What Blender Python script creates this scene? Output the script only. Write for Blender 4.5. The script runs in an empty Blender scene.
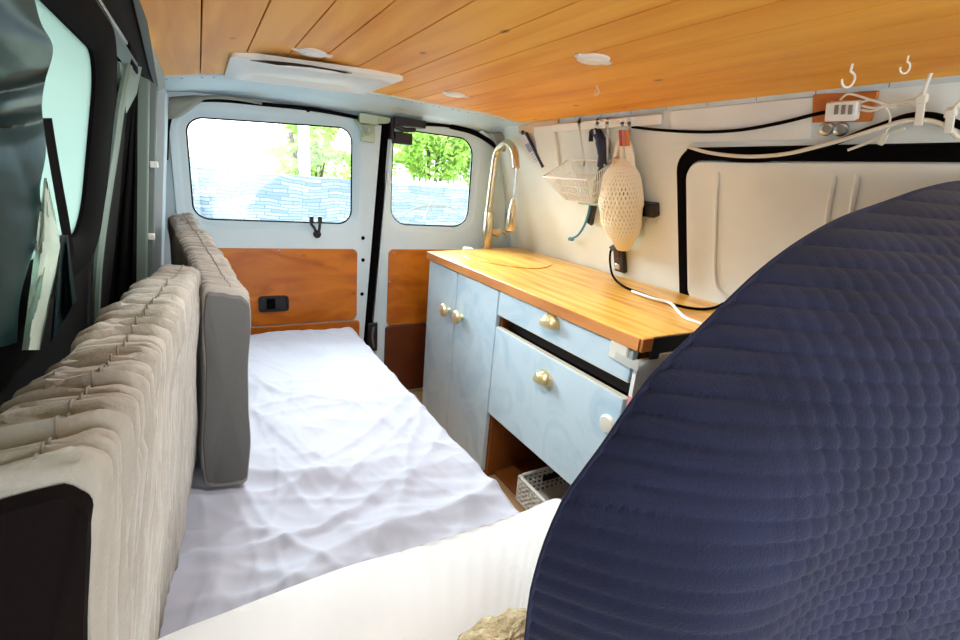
import bpy, bmesh, math, random
import numpy as np
from mathutils import Vector, Matrix, noise
random.seed(7)
V = Vector
SC = bpy.context.scene
COL = SC.collection

# ------------------------------------------------------------------ camera
CAM = np.array([0.0, 0.0, 1.10]); FPX = 470.0
yaw, pit, rol = [math.radians(a) for a in (31.05, 16.25, 5.05)]
FW = np.array([math.sin(yaw)*math.cos(pit), math.cos(yaw)*math.cos(pit), -math.sin(pit)])
_r = np.array([math.cos(yaw), -math.sin(yaw), 0.0]); _u = np.cross(_r, FW)
RT = _r*math.cos(rol) + _u*math.sin(rol); UP = -_r*math.sin(rol) + _u*math.cos(rol)
cam = bpy.data.objects.new('camera', bpy.data.cameras.new('camera')); COL.objects.link(cam)
cam.matrix_world = Matrix([[RT[0], UP[0], -FW[0], CAM[0]], [RT[1], UP[1], -FW[1], CAM[1]], [RT[2], UP[2], -FW[2], CAM[2]], [0, 0, 0, 1]])
cam.data.sensor_width = 36; cam.data.lens = FPX/960*36; cam.data.clip_start = 0.02
SC.camera = cam

def ray(x, y): return FW + RT*((x-480)/FPX) - UP*((y-320)/FPX)
def at(x, y, ax, v):                       # where the line of sight meets the plane axis ax = v
    d = ray(x, y); return V(CAM + d*((v-CAM[ax])/d[ax]))
def onp(x, y, P, n):                       # ... meets a plane through P with normal n
    d = V(ray(x, y)); c = V(CAM); n = V(n); return c + d*((V(P)-c).dot(n)/d.dot(n))
# leaning side walls
RN = V((-1, 0, -.341)).normalized(); RP = V((1.36, 0, .806))
LN = V((1, 0, -.19)).normalized(); LP = V((-.09, 0, 1.22))
def R(x, y, off=0): return onp(x, y, RP + RN*off, RN)
def L(x, y, off=0): return onp(x, y, LP + LN*off, LN)
def RX(z): return 1.36 - .341*(z-.806)
def LX(z): return -.09 - .19*(1.22-z)

# ------------------------------------------------------------------ materials
def lin(c):
    if isinstance(c, str): c = [int(c[i:i+2], 16)/255 for i in (0, 2, 4)]
    return tuple((x/12.92 if x <= .04045 else ((x+.055)/1.055)**2.4) for x in c) + (1,)
def mat(name, c, rough=.5, metal=0, c2=None, nscale=6, stretch=(1, 1, 1), contrast=(.35, .65), detail=4, bump=0, bscale=40, bstretch=(1, 1, 1), spec=.5, sheen=0, coat=0, distort=0):
    m = bpy.data.materials.new(name); m.use_nodes = True
    nt = m.node_tree; b = nt.nodes['Principled BSDF']; N = nt.nodes.new; K = nt.links.new
    b.inputs['Base Color'].default_value = lin(c); b.inputs['Roughness'].default_value = rough
    b.inputs['Metallic'].default_value = metal; b.inputs['Specular IOR Level'].default_value = spec
    b.inputs['Sheen Weight'].default_value = sheen; b.inputs['Coat Weight'].default_value = coat
    tc = N('ShaderNodeTexCoord')
    def mapped(s):
        mp = N('ShaderNodeMapping'); mp.inputs['Scale'].default_value = s; K(tc.outputs['Object'], mp.inputs['Vector']); return mp.outputs['Vector']
    if c2 is not None:
        n = N('ShaderNodeTexNoise'); n.inputs['Scale'].default_value = nscale; n.inputs['Detail'].default_value = detail; n.inputs['Distortion'].default_value = distort
        K(mapped(stretch), n.inputs['Vector'])
        r = N('ShaderNodeValToRGB'); r.color_ramp.elements[0].position, r.color_ramp.elements[1].position = contrast
        r.color_ramp.elements[0].color = lin(c); r.color_ramp.elements[1].color = lin(c2)
        K(n.outputs['Fac'], r.inputs['Fac']); K(r.outputs['Color'], b.inputs['Base Color'])
    if bump:
        n2 = N('ShaderNodeTexNoise'); n2.inputs['Scale'].default_value = bscale; n2.inputs['Detail'].default_value = 3
        K(mapped(bstretch), n2.inputs['Vector'])
        bp = N('ShaderNodeBump'); bp.inputs['Strength'].default_value = bump; bp.inputs['Distance'].default_value = .01
        K(n2.outputs['Fac'], bp.inputs['Height']); K(bp.outputs['Normal'], b.inputs['Normal'])
    return m
def glass(name, tint, refl=.05):
    m = bpy.data.materials.new(name); m.use_nodes = True; nt = m.node_tree; nt.nodes.clear()
    o = nt.nodes.new('ShaderNodeOutputMaterial'); mx = nt.nodes.new('ShaderNodeMixShader')
    t = nt.nodes.new('ShaderNodeBsdfTransparent'); g = nt.nodes.new('ShaderNodeBsdfGlossy')
    t.inputs['Color'].default_value = lin(tint); g.inputs['Roughness'].default_value = .05
    mx.inputs['Fac'].default_value = refl
    nt.links.new(t.outputs[0], mx.inputs[1]); nt.links.new(g.outputs[0], mx.inputs[2]); nt.links.new(mx.outputs[0], o.inputs['Surface'])
    return m
def frosted(name, c):
    m = bpy.data.materials.new(name); m.use_nodes = True; nt = m.node_tree; nt.nodes.clear()
    o = nt.nodes.new('ShaderNodeOutputMaterial'); mx = nt.nodes.new('ShaderNodeMixShader'); t = nt.nodes.new('ShaderNodeBsdfTranslucent'); g = nt.nodes.new('ShaderNodeBsdfGlossy')
    t.inputs['Color'].default_value = lin(c); g.inputs['Roughness'].default_value = .25; mx.inputs['Fac'].default_value = .05
    nt.links.new(t.outputs[0], mx.inputs[1]); nt.links.new(g.outputs[0], mx.inputs[2]); nt.links.new(mx.outputs[0], o.inputs['Surface']); return m
def leaf_mat(name, c, c2):
    m = mat(name, c, .6, c2=c2, nscale=3, contrast=(.3, .7))
    nt = m.node_tree; b = nt.nodes['Principled BSDF']; o = [n for n in nt.nodes if n.type == 'OUTPUT_MATERIAL'][0]
    t = nt.nodes.new('ShaderNodeBsdfTranslucent'); t.inputs['Color'].default_value = lin(c2); mx = nt.nodes.new('ShaderNodeMixShader'); mx.inputs[0].default_value = .4
    nt.links.new(b.outputs[0], mx.inputs[1]); nt.links.new(t.outputs[0], mx.inputs[2]); nt.links.new(mx.outputs[0], o.inputs['Surface'])
    return m
def stone_mat():
    m = mat('stone', 'B9C4CC', .9, bump=.5, bscale=12)
    nt = m.node_tree; b = nt.nodes['Principled BSDF']; N = nt.nodes.new; K = nt.links.new
    tc = N('ShaderNodeTexCoord'); mp = N('ShaderNodeMapping'); mp.inputs['Rotation'].default_value = (math.pi/2, 0, 0)
    K(tc.outputs['Object'], mp.inputs['Vector'])
    nz = N('ShaderNodeTexNoise'); nz.inputs['Scale'].default_value = 2.2; K(tc.outputs['Object'], nz.inputs['Vector'])
    ad = N('ShaderNodeVectorMath'); ad.operation = 'MULTIPLY_ADD'; ad.inputs[1].default_value = (.16, .16, .16)
    K(nz.outputs['Color'], ad.inputs[0]); K(mp.outputs['Vector'], ad.inputs[2])
    br = N('ShaderNodeTexBrick'); br.offset = .37; br.squash = .7; br.squash_frequency = 3
    br.inputs['Color1'].default_value = lin('A3ABB0'); br.inputs['Color2'].default_value = lin('77838D'); br.inputs['Mortar'].default_value = lin('66727B')
    br.inputs['Scale'].default_value = 1; br.inputs['Mortar Size'].default_value = .005; br.inputs['Brick Width'].default_value = .24; br.inputs['Row Height'].default_value = .042
    K(ad.outputs['Vector'], br.inputs['Vector']); K(br.outputs['Color'], b.inputs['Base Color'])
    return m

M = dict(
 white_metal=mat('white_metal', 'CFE0E6', .35, c2='C4D8E0', nscale=3),
 wall_white=mat('wall_white', 'EBF1EC', .55, c2='E3E8E2', nscale=4, bump=.05, bscale=120),
 panel_white=mat('panel_white', 'EAEFEA', .4, c2='E0E5E0', nscale=5),
 trim_white=mat('trim_white', 'D3DEE0', .45, c2='BFC9C8', nscale=14, contrast=(.4, .75)),
 pine=mat('pine', 'FBB646', .5, c2='E8942A', nscale=3.2, stretch=(5, .55, 5), contrast=(.38, .72), detail=6, distort=.6, spec=.3),
 plank_gap=mat('plank_gap', '3A1E0C', .9),
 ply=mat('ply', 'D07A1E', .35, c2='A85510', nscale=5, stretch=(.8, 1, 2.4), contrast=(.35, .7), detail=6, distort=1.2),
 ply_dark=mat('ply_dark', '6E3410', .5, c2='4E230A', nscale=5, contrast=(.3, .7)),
 worktop=mat('worktop', 'F2BE5A', .28, c2='C87A1E', nscale=4, stretch=(9, .7, 9), contrast=(.42, .72), detail=5, distort=.4),
 edge_wood=mat('edge_wood', 'D9904A', .5, c2='B8702E', nscale=6, stretch=(1, .6, 3)),
 niche=mat('niche', '9C5A1C', .5, c2='6A3710', nscale=4, contrast=(.3, .7)),
 floor=mat('floor', 'C8A678', .6, c2='A98658', nscale=5, stretch=(4, .8, 1)),
 blue=mat('blue', 'CCE1EC', .42, c2='B2CFE0', nscale=7, contrast=(.45, .72), detail=8, distort=1.6, bump=.04, bscale=30),
 white_plastic=mat('white_plastic', 'EDEEE8', .35),
 cream_plastic=mat('cream_plastic', 'E4E2D2', .4),
 black_rubber=mat('black_rubber', '070506', .8, spec=.05),
 black_plastic=mat('black_plastic', '1D1A1C', .4),
 door_card=mat('door_card', '0A0605', .8, spec=.15),  # near-black: shade along the left side is put into this colour
 teal_metal=mat('teal_metal', '1A2A32', .35, c2='26404A', nscale=8),
 mint_metal=mat('mint_metal', '71867C', .5),
 grey_green=mat('grey_green', '6A7672', .5),
 brown_band=mat('brown_band', '1E1512', .7, spec=.2),
 greylid=mat('greylid', '8E8D80', .5, c2='77766A', nscale=10),
 latch=mat('latch', 'A5B6A2', .35, .5),
 nickel=mat('nickel', 'D2C2A2', .25, .9),
 brass=mat('brass', 'F4E4B6', .32, .7),
 steel=mat('steel', 'B9B9B4', .25, .9),
 leather=mat('leather', '0C262B', .33, c2='123A40', nscale=4, bump=.08, bscale=14, spec=.35),
 pale_cloth=mat('pale_cloth', 'DDE8DC', .5, bump=.1, bscale=18),
 dark_cloth=mat('dark_cloth', '0B0706', .9, spec=.1),
 cushion=mat('cushion', 'A7A196', .85, c2='948E84', nscale=5, bump=.15, bscale=260, sheen=.2),
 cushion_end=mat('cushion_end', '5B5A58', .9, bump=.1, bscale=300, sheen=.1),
 cushion_end_shaded=mat('cushion_end_shaded', '130D0C', .95, bump=.1, bscale=300, spec=.1),  # end fabric of the near cushion, its shade put into the colour
 sheet=mat('sheet', 'AEB3C0', .75, c2='A5A9B7', nscale=3, sheen=.1),
 cushion_seam=mat('cushion_seam', '857F75', .9),
 duvet=mat('duvet', 'FCFCFA', .8, sheen=.2),
 fleece=mat('fleece', 'C9BB98', .95, c2='A3946F', nscale=60, bump=.8, bscale=150),
 bed_wood=mat('bed_wood', 'A8672C', .5, c2='8A4E1C', nscale=5, stretch=(1, .4, 1)),
 seat=mat('seat', '121832', .9, c2='1D2340', nscale=9, contrast=(.35, .7), bump=.25, bscale=420, sheen=.08, spec=.3),
 net=mat('net', 'FBF4DC', .9),
 net_inside=mat('net_inside', 'EBDDB4', .9, c2='9A7440', nscale=26, contrast=(.58, .70)),
 tan=mat('tan', 'D9B98A', .5),
 navy=mat('navy', '1C2340', .4),
 blue_cord=mat('blue_cord', '3B88A8', .5),
 red=mat('red', 'C44A3A', .45), orange=mat('orange', 'E08A3A', .45), pink=mat('pink', 'D98A8A', .45),
 card=mat('card', 'E8EAF0', .5), card_print=mat('card_print', '9AA6C8', .5),
 shadow_gap=mat('shadow_gap', '2A1C1A', .9),
 stone=stone_mat(),
 ground=mat('ground', '9CA0A0', .95),
 house=mat('house', 'E9DCCB', .9), white_paint=mat('white_paint', 'EEF2F4', .6),
 leaf=leaf_mat('leaf', '8FAE52', 'BFD67A'), leaf2=leaf_mat('leaf2', '88AE48', 'BCD968'), bark=mat('bark', '6B5743', .9),
 lens=mat('lens', 'F6F0E4', .3), lamp_white=mat('lamp_white', 'EDEBE6', .35),
 glass=glass('glass', 'F4FAFA', .04), tint=frosted('tint', 'A4B2AB'),
)

def knots(m, col, scale, stretch, r0, r1):     # scattered dark knots in the boards
    nt = m.node_tree; N = nt.nodes.new; K = nt.links.new; b = nt.nodes['Principled BSDF']; src = b.inputs['Base Color'].links[0].from_socket
    tc = N('ShaderNodeTexCoord'); mp = N('ShaderNodeMapping'); mp.inputs['Scale'].default_value = stretch; K(tc.outputs['Object'], mp.inputs['Vector'])
    v = N('ShaderNodeTexVoronoi'); v.inputs['Scale'].default_value = scale; K(mp.outputs['Vector'], v.inputs['Vector'])
    mr = N('ShaderNodeMapRange'); mr.inputs[1].default_value = r0; mr.inputs[2].default_value = r1; mr.inputs[3].default_value = .8; mr.inputs[4].default_value = 0; K(v.outputs['Distance'], mr.inputs[0])
    mx = N('ShaderNodeMix'); mx.data_type = 'RGBA'; K(mr.outputs[0], mx.inputs[0]); K(src, mx.inputs[6]); mx.inputs[7].default_value = lin(col); K(mx.outputs[2], b.inputs['Base Color'])
knots(M['pine'], '8A4A14', 6, (1.6, .8, .01), .03, .09); knots(M['ply'], '6E340A', 9, (1, .01, 1.5), .03, .12)

# ------------------------------------------------------------------ mesh helpers
def obj(name, bm, m, parent=None, smooth=True, bevel=0, angle=40):
    me = bpy.data.meshes.new(name); bmesh.ops.recalc_face_normals(bm, faces=bm.faces); bm.to_mesh(me); bm.free()
    for mm in (m if isinstance(m, (list, tuple)) else [m]): me.materials.append(M[mm])
    o = bpy.data.objects.new(name, me); COL.objects.link(o)
    if smooth:
        for p in me.polygons: p.use_smooth = True
        if hasattr(me, 'set_sharp_from_angle'): me.set_sharp_from_angle(angle=math.radians(angle))
    if bevel:
        b = o.modifiers.new('bevel', 'BEVEL'); b.width = bevel; b.segments = 2; b.limit_method = 'ANGLE'; b.angle_limit = math.radians(35)
    if parent is not None:
        o.parent = parent; o.matrix_parent_inverse = Matrix.Translation(-parent.location)
    return o
def tag(o, label=None, cat=None, group=None, kind=None):
    if label: o['label'] = label
    if cat: o['category'] = cat
    if group: o['group'] = group
    if kind: o['kind'] = kind
    return o
def thing(name, loc, label, cat, group=None):
    o = bpy.data.objects.new(name, None); COL.objects.link(o); o.location = loc; o.empty_display_size = .05
    return tag(o, label, cat, group)
def struct(name, bm, m, parent=None, **k):
    o = obj(name, bm, m, parent, **k)
    if parent is None: o['kind'] = 'structure'
    return o
def nb(): return bmesh.new()
def box(bm, a, b):
    a, b = V(a), V(b); lo = [min(a[i], b[i]) for i in range(3)]; hi = [max(a[i], b[i]) for i in range(3)]
    vs = [bm.verts.new((x, y, z)) for x in (lo[0], hi[0]) for y in (lo[1], hi[1]) for z in (lo[2], hi[2])]
    for f in ((0, 1, 3, 2), (4, 6, 7, 5), (0, 4, 5, 1), (2, 3, 7, 6), (0, 2, 6, 4), (1, 5, 7, 3)): bm.faces.new([vs[i] for i in f])
    return vs
def obox(bm, c, ax, ay, az, sx, sy, sz):   # oriented box, full sizes
    c, ax, ay, az = V(c), V(ax).normalized(), V(ay).normalized(), V(az).normalized()
    vs = [bm.verts.new(c + ax*(i*sx/2) + ay*(j*sy/2) + az*(k*sz/2)) for i in (-1, 1) for j in (-1, 1) for k in (-1, 1)]
    for f in ((0, 1, 3, 2), (4, 6, 7, 5), (0, 4, 5, 1), (2, 3, 7, 6), (0, 2, 6, 4), (1, 5, 7, 3)): bm.faces.new([vs[i] for i in f])
def loft(bm, loops, closed=True, cap0=False, cap1=False):
    rows = [[bm.verts.new(p) for p in lp] for lp in loops]; n = len(rows[0])
    for a, b in zip(rows, rows[1:]):
        for i in range(n if closed else n-1):
            j = (i+1) % n; bm.faces.new((a[i], a[j], b[j], b[i]))
    if cap0: bm.faces.new(rows[0][::-1])
    if cap1: bm.faces.new(rows[-1])
    return rows
def grid(bm, f, nu, nv):
    rows = [[bm.verts.new(f(i/nu, j/nv)) for j in range(nv+1)] for i in range(nu+1)]
    for i in range(nu):
        for j in range(nv): bm.faces.new((rows[i][j], rows[i+1][j], rows[i+1][j+1], rows[i][j+1]))
    return rows
def prism(bm, pts, d):
    d = V(d); loft(bm, [[V(p) for p in pts], [V(p)+d for p in pts]], True, True, True)
def smooth_path(pts, k=8):
    pts = [V(p) for p in pts]; out = []
    P = [pts[0]*2-pts[1]] + pts + [pts[-1]*2-pts[-2]]
    for i in range(1, len(P)-2):
        a, b, c, d = P[i-1:i+3]
        for s in range(k):
            t = s/k; out.append(.5*((2*b)+(c-a)*t+(2*a-5*b+4*c-d)*t*t+(3*b-a-3*c+d)*t**3))
    return out + [pts[-1]]
def tube(bm, pts, r, n=8, closed=False, smooth=0):
    if smooth: pts = smooth_path(pts, smooth)
    pts = [V(p) for p in pts]; m = len(pts); loops = []; up = None
    for i, p in enumerate(pts):
        a = pts[(i-1) % m] if closed else pts[max(i-1, 0)]; b = pts[(i+1) % m] if closed else pts[min(i+1, m-1)]
        t = (b-a).normalized() if (b-a).length > 1e-9 else V((0, 0, 1))
        if up is None: up = t.orthogonal().normalized()
        up = (up - t*up.dot(t)); up = up.normalized() if up.length > 1e-6 else t.orthogonal().normalized()
        s = t.cross(up); rr = r[i*len(r)//m] if isinstance(r, (list, tuple)) else r
        loops.append([p + (up*math.cos(2*math.pi*k/n) + s*math.sin(2*math.pi*k/n))*rr for k in range(n)])
    if closed: loops.append(loops[0]); loft(bm, loops)
    else: loft(bm, loops, True, True, True)
def lathe(bm, c, axis, prof, n=20):        # prof: (distance along axis, radius)
    c, a = V(c), V(axis).normalized(); u = a.orthogonal().normalized(); w = a.cross(u)
    loft(bm, [[c + a*h + (u*math.cos(2*math.pi*k/n) + w*math.sin(2*math.pi*k/n))*max(r, 1e-4) for k in range(n)] for h, r in prof], True, True, True)
def rrect(x0, x1, z0, z1, r, n=8):         # closed rounded rectangle, 4*(n+1) points
    out = []; r = min(r, (x1-x0)/2-1e-4, (z1-z0)/2-1e-4)
    for cx, cz, a0 in ((x1-r, z1-r, 0), (x0+r, z1-r, 90), (x0+r, z0+r, 180), (x1-r, z0+r, 270)):
        for i in range(n+1):
            a = math.radians(a0 + 90*i/n); out.append((cx+r*math.cos(a), cz+r*math.sin(a)))
    return out
def nz(x, y=0, z=0): return noise.noise(V((x, y, z)))

# ------------------------------------------------------------------ shell: floor, rear wall, ceiling, side walls
YD = 1.98                                    # rear door plane
bm = nb(); box(bm, (-.5, -1.0, .04), (1.62, 2.02, .08)); struct('floor', bm, 'floor')

def ceil_z(x):
    z = 1.366
    if x < .3: z -= .055*((.3-x)/.37)**1.6
    if x > .95: z -= .012*((x-.95)/.2)**2
    return z
seams = [-.075, .021, .116, .209, .289, .383, .498, .594, .690, .786, .882, .978, 1.074, 1.175]
bm = nb()
for a, b in zip(seams, seams[1:]):
    for y0, y1 in ((-.75, 1.72),):
        xs = np.linspace(a+.0012, b-.0012, 4)
        ye = [1.72 + .045*max(0, (x-.2))/1.0 for x in xs]
        lo = [V((x, y0, ceil_z(x))) for x in xs]; lo2 = [V((x, e, ceil_z(x))) for x, e in zip(xs, ye)]
        u0 = [p+V((0, 0, .012)) for p in lo]; u2 = [p+V((0, 0, .012)) for p in lo2]
        loft(bm, [lo+u0[::-1], lo2+u2[::-1]], True, True, True)
struct('ceiling', bm, 'pine', smooth=False, bevel=.0012)
bm = nb(); grid(bm, lambda u, v: V((-.3+1.75*u, -.95+3.1*v, ceil_z(max(-.075, -.3+1.75*u))+.016)), 24, 2)
struct('roof_slab', bm, 'plank_gap')

# rear wall with door opening
def XZ(pts, y, w=0): return [V((x, y, z - w*max(0, min(1, (.535-x)/.565))*max(0, min(1, (z-.888)/.376)))) for x, z in pts]
OP = rrect(-.06, 1.26, .09, 1.29, .10, 8)
bm = nb(); loft(bm, [XZ(rrect(-.30, 1.75, -.2, 1.62, .01, 8), YD+.02), XZ(OP, YD+.02), XZ(OP, YD+.06)])
struct('wall_back', bm, 'white_metal')
# header between ceiling planks and doors
bm = nb()
def hdr(u, v):
    x = -.1+1.36*u; yw = 1.71 + .045*max(0, (x-.2)); zc = ceil_z(max(x, -.07))
    prof = [(yw, zc+.01), (yw+.012, zc-.004), (yw+.10, zc-.006), (yw+.19, zc-.018), (YD+.005, 1.318 if x > .1 else 1.318-.02*(.1-x)/.2), (YD+.04, 1.312)]
    f = v*(len(prof)-1); i = min(int(f), len(prof)-2); t = f-i
    return V((x, prof[i][0]*(1-t)+prof[i+1][0]*t, prof[i][1]*(1-t)+prof[i+1][1]*t))
grid(bm, hdr, 30, 15); struct('trim_4', bm, 'white_metal')
bm = nb()
for k in range(30):                           # little fixing holes along the header
    x = -.06+1.2*k/29 + random.uniform(-.01, .01); yw = 1.735 + .045*max(0, (x-.2)); lathe(bm, (x, yw, ceil_z(x)-.0065), (0, 0, -1), [(0, .003), (.0012, .0028)], 8)
struct('trim_5', bm, 'greylid')

# right wall (leaning) + lower part
bm = nb()
ZB = .40
loft(bm, [[V((RX(1.43), y, 1.43)), V((RX(ZB), y, ZB)), V((RX(ZB), y, .04)), V((RX(ZB)+.06, y, .04)), V((RX(ZB)+.06, y, ZB)), V((RX(1.43)+.06, y, 1.43))] for y in (-.9, 2.03)], True, True, True)
struct('wall_right', bm, 'wall_white', smooth=False)
# perforated cornice strip along the ceiling's right edge
def RW(y, z, off=0): return V((RX(z), y, z)) + RN*off
bm = nb(); prism(bm, [RW(-.3, 1.343, .001), RW(1.82, 1.343, .001), RW(1.82, 1.372, .001), RW(-.3, 1.372, .001)], RN*.004)
struct('trim_1', bm, 'trim_white', smooth=False)
bm = nb()
for k in range(56):
    y = -.05+k*.033; lathe(bm, RW(y, 1.357 + .004*nz(k*3.1), .005), RN, [(0, .0022), (.0008, .0020)], 6)
    if k % 4 == 0: obox(bm, RW(y+.01, 1.352, .005), (0, 1, 0), RN, V((0, 1, 0)).cross(RN), .0016, .001, .014)
struct('trim_2', bm, 'greylid')

# corner pillar at the rear right
bm = nb()
prism(bm, [(1.33, YD-.01, .80), (1.362, 1.945, .80), (1.20, 1.945, 1.36), (1.19, YD-.01, 1.36)], (0, .06, 0))
struct('trim_3', bm, 'white_metal', smooth=False, bevel=.006)

# ------------------------------------------------------------------ rear doors
def px_rr(x0, x1, y0, y1, ym=None, xm=None):
    xm = xm or (x0+x1)/2; ym = ym or (y0+y1)/2
    return at(x0, ym, 1, YD).x, at(x1, ym, 1, YD).x, at(xm, y1, 1, YD).z, at(xm, y0, 1, YD).z
GL = (-.03, .535, .888, 1.264); GR = (.705, 1.085, .892, 1.285)
def rear_door(name, out, g, r):
    # outer skin -> raised border -> recessed field -> glass rebate
    x0, x1, z0, z1 = out; bm = nb(); y = YD
    e = lambda d, dy, rr, box_=g: XZ(rrect(box_[0]-d, box_[1]+d, box_[2]-d, box_[3]+d, rr, 8), y+dy, .034 if box_ is GL else 0)
    lean = lambda pts: [(x + .036*(z-.78)/.55 if .55 < x < .72 else x, z) for x, z in pts]
    o1 = XZ(lean(rrect(x0, x1, z0, z1, .012, 8)), y+.025); o2 = XZ(lean(rrect(x0+.004, x1-.004, z0+.004, z1-.004, .012, 8)), y)
    dx = min(.045, g[0]-x0-.012, x1-g[1]-.012) if False else .03
    loft(bm, [o1, o2, e(.034, 0, r+.034), e(.027, .004, r+.027), e(.018, .012, r+.018), e(.004, .014, r+.004), e(0, .019, r), e(0, .03, r)])
    return struct(name, bm, 'white_metal', angle=50)
dl = rear_door('door_1', (-.083, .620, .08, 1.312), GL, .055)
dr = rear_door('door_2', (.652, 1.283, .08, 1.312), GR, .075)
for nm, g, r, d in (('window_1', GL, .055, dl), ('window_2', GR, .075, dr)):
    bm = nb(); W_ = .034 if g is GL else 0; loft(bm, [XZ(rrect(*g, r, 8), YD+.026, W_), XZ(rrect(*g, r, 8), YD+.029, W_)], True, True, True); struct(nm, bm, 'glass')
    bm = nb(); tube(bm, XZ(rrect(*g, r, 8), YD+.02, W_), .0035, 6, True); obj('window_seal', bm, 'black_rubber', bpy.data.objects[nm])
def rpanel(name, x0, x1, z0, z1, r, y0, th, m, par, bevel=.002, n=6):
    bm = nb(); loft(bm, [XZ(rrect(x0, x1, z0, z1, r, n), y0-th), XZ(rrect(x0, x1, z0, z1, r, n), y0)], True, True, True)
    return obj(name, bm, m, par, bevel=bevel)
p = rpanel('plywood_panel', -.065, .555, .478, .787, .022, YD, .009, 'ply', dl); p['label'] = 'orange stained plywood panel with black recessed handle'
rpanel('plywood_panel', -.065, .568, .10, .472, .012, YD, .009, 'ply', dl)
rpanel('plywood_panel', .694, 1.25, .437, .787, .022, YD, .009, 'ply', dr)
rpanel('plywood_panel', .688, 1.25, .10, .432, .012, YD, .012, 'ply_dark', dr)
for d, pts in ((dl, ((.545, .775), (.548, .65), (.55, .50), (-.04, .775), (.25, .777))), (dr, ((.715, .77), (.70, .64)))):
    for x, z in pts:
        bm = nb(); lathe(bm, (x, YD-.009, z), (0, -1, 0), [(0, .005), (.002, .004), (.003, .002)], 10); obj('screw', bm, 'steel', d)
# recessed black door handle
a, b = at(258, 299, 1, YD-.01), at(289, 313, 1, YD-.01)
hx0, hx1, hz0, hz1 = a.x, b.x, .535, .60
bm = nb(); loft(bm, [XZ(rrect(hx0, hx1, hz0, hz1, .014, 5), YD-.009), XZ(rrect(hx0, hx1, hz0, hz1, .014, 5), YD-.016), XZ(rrect(hx0+.006, hx1-.006, hz0+.006, hz1-.006, .010, 5), YD-.016), XZ(rrect(hx0+.009, hx1-.009, hz0+.009, hz1-.009, .009, 5), YD-.010)], True, False, True)
h = obj('door_handle', bm, 'black_plastic', dl); h['label'] = 'black recessed pull handle in the plywood'
bm = nb(); box(bm, (hx0+.03, YD-.019, hz0+.012), (hx0+.062, YD-.010, hz1-.012)); obj('release_lever', bm, 'black_rubber', h, bevel=.003)
# round black plugs on the door edge
for x, y in ((363, 238), (363, 260), (362, 294), (308, 110)):
    c = at(x, y, 1, YD); bm = nb(); lathe(bm, (c.x, YD, c.z), (0, -1, 0), [(0, .008), (.003, .0075), (.005, .004)], 12); obj('plug', bm, 'black_rubber', dl)
# twin-prong window catch
c = at(316, 232, 1, YD)
bm = nb(); lathe(bm, (c.x+.004, YD, c.z-.008), (0, -1, 0), [(0, .016), (.006, .015), (.010, .008)], 16)
for s in (-1, 1):
    tube(bm, [(c.x+.004+s*.004, YD-.010, c.z-.004), (c.x+.001+s*.010, YD-.014, c.z+.018), (c.x-.004+s*.016, YD-.014, c.z+.032), (c.x-.004+s*.016, YD-.014, c.z+.055)], .0055, 6)
    obox(bm, (c.x-.004+s*.016, YD-.016, c.z+.052), (1, 0, 0), (0, 1, 0), (0, 0, 1), .015, .012, .022)
obj('window_catch', bm, 'black_plastic', dl)
# dark seal in the gap between the doors, latches
bm = nb(); prism(bm, [(.56, YD+.027, .08), (.68, YD+.027, .08), (.71, YD+.027, 1.30), (.60, YD+.027, 1.30)], (0, .01, 0)); struct('trim_6', bm, 'black_rubber', smooth=False)
bm = nb(); tube(bm, [(.669, YD+.006, 1.285), (.644, YD+.006, .9), (.611, YD+.006, .4), (.592, YD+.006, .1)], .0145, 8, smooth=4); obj('gap_seal', bm, 'black_rubber', dr)
bm = nb(); tube(bm, [(.692, YD-.002, 1.29), (.667, YD-.002, .9), (.634, YD-.002, .4)], .006, 8, smooth=4); obj('edge_flange', bm, 'white_metal', dr)
c = at(370, 122, 1, YD-.02)
bm = nb(); box(bm, (c.x-.045, YD-.03, c.z-.01), (c.x+.03, YD, c.z+.028)); prism(bm, [(c.x+.03, YD-.026, c.z+.028), (c.x+.095, YD-.026, c.z+.026), (c.x+.075, YD-.026, c.z+.004), (c.x+.03, YD-.026, c.z-.004)], (0, .02, 0))
lathe(bm, (c.x-.01, YD-.03, c.z-.03), (0, -1, 0), [(0, .020), (.006, .019), (.006, .011), (.014, .010)], 14)
box(bm, (c.x-.035, YD-.022, c.z-.075), (c.x+.02, YD, c.z-.01)); tube(bm, [(c.x-.06, YD-.02, c.z), (c.x-.035, YD-.03, c.z-.03), (c.x-.03, YD-.02, c.z-.055)], .009, 8, smooth=4)
o = obj('door_latch', bm, 'latch', dl, bevel=.003); o['label'] = 'pale green metal latch at the top of the door'
c = at(405, 125, 1, YD-.03)
bm = nb(); box(bm, (c.x-.05, YD-.05, c.z-.005), (c.x+.085, YD, c.z+.026)); box(bm, (c.x-.045, YD-.045, c.z-.075), (c.x+.03, YD, c.z-.03)); box(bm, (c.x-.06, YD-.035, c.z-.06), (c.x-.045, YD, c.z+.02))
tube(bm, [(c.x-.05, YD-.04, c.z-.01), (c.x-.01, YD-.05, c.z-.02), (c.x+.04, YD-.045, c.z-.015)], .010, 8, smooth=4)
o = obj('door_latch', bm, 'black_plastic', dr, bevel=.004); o['label'] = 'black latch box at the top of the door'
c = at(372, 338, 1, YD)
bm = nb(); box(bm, (c.x-.022, YD-.014, c.z-.06), (c.x+.022, YD+.02, c.z+.075)); obj('lock_plate', bm, 'black_plastic', dl, bevel=.004)
bm = nb(); tube(bm, [(c.x+.002, YD-.02, c.z+.06), (c.x-.004, YD-.022, c.z+.02), (c.x+.004, YD-.02, c.z-.04)], .006, 8); obj('lock_bar', bm, 'steel', dl)
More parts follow.
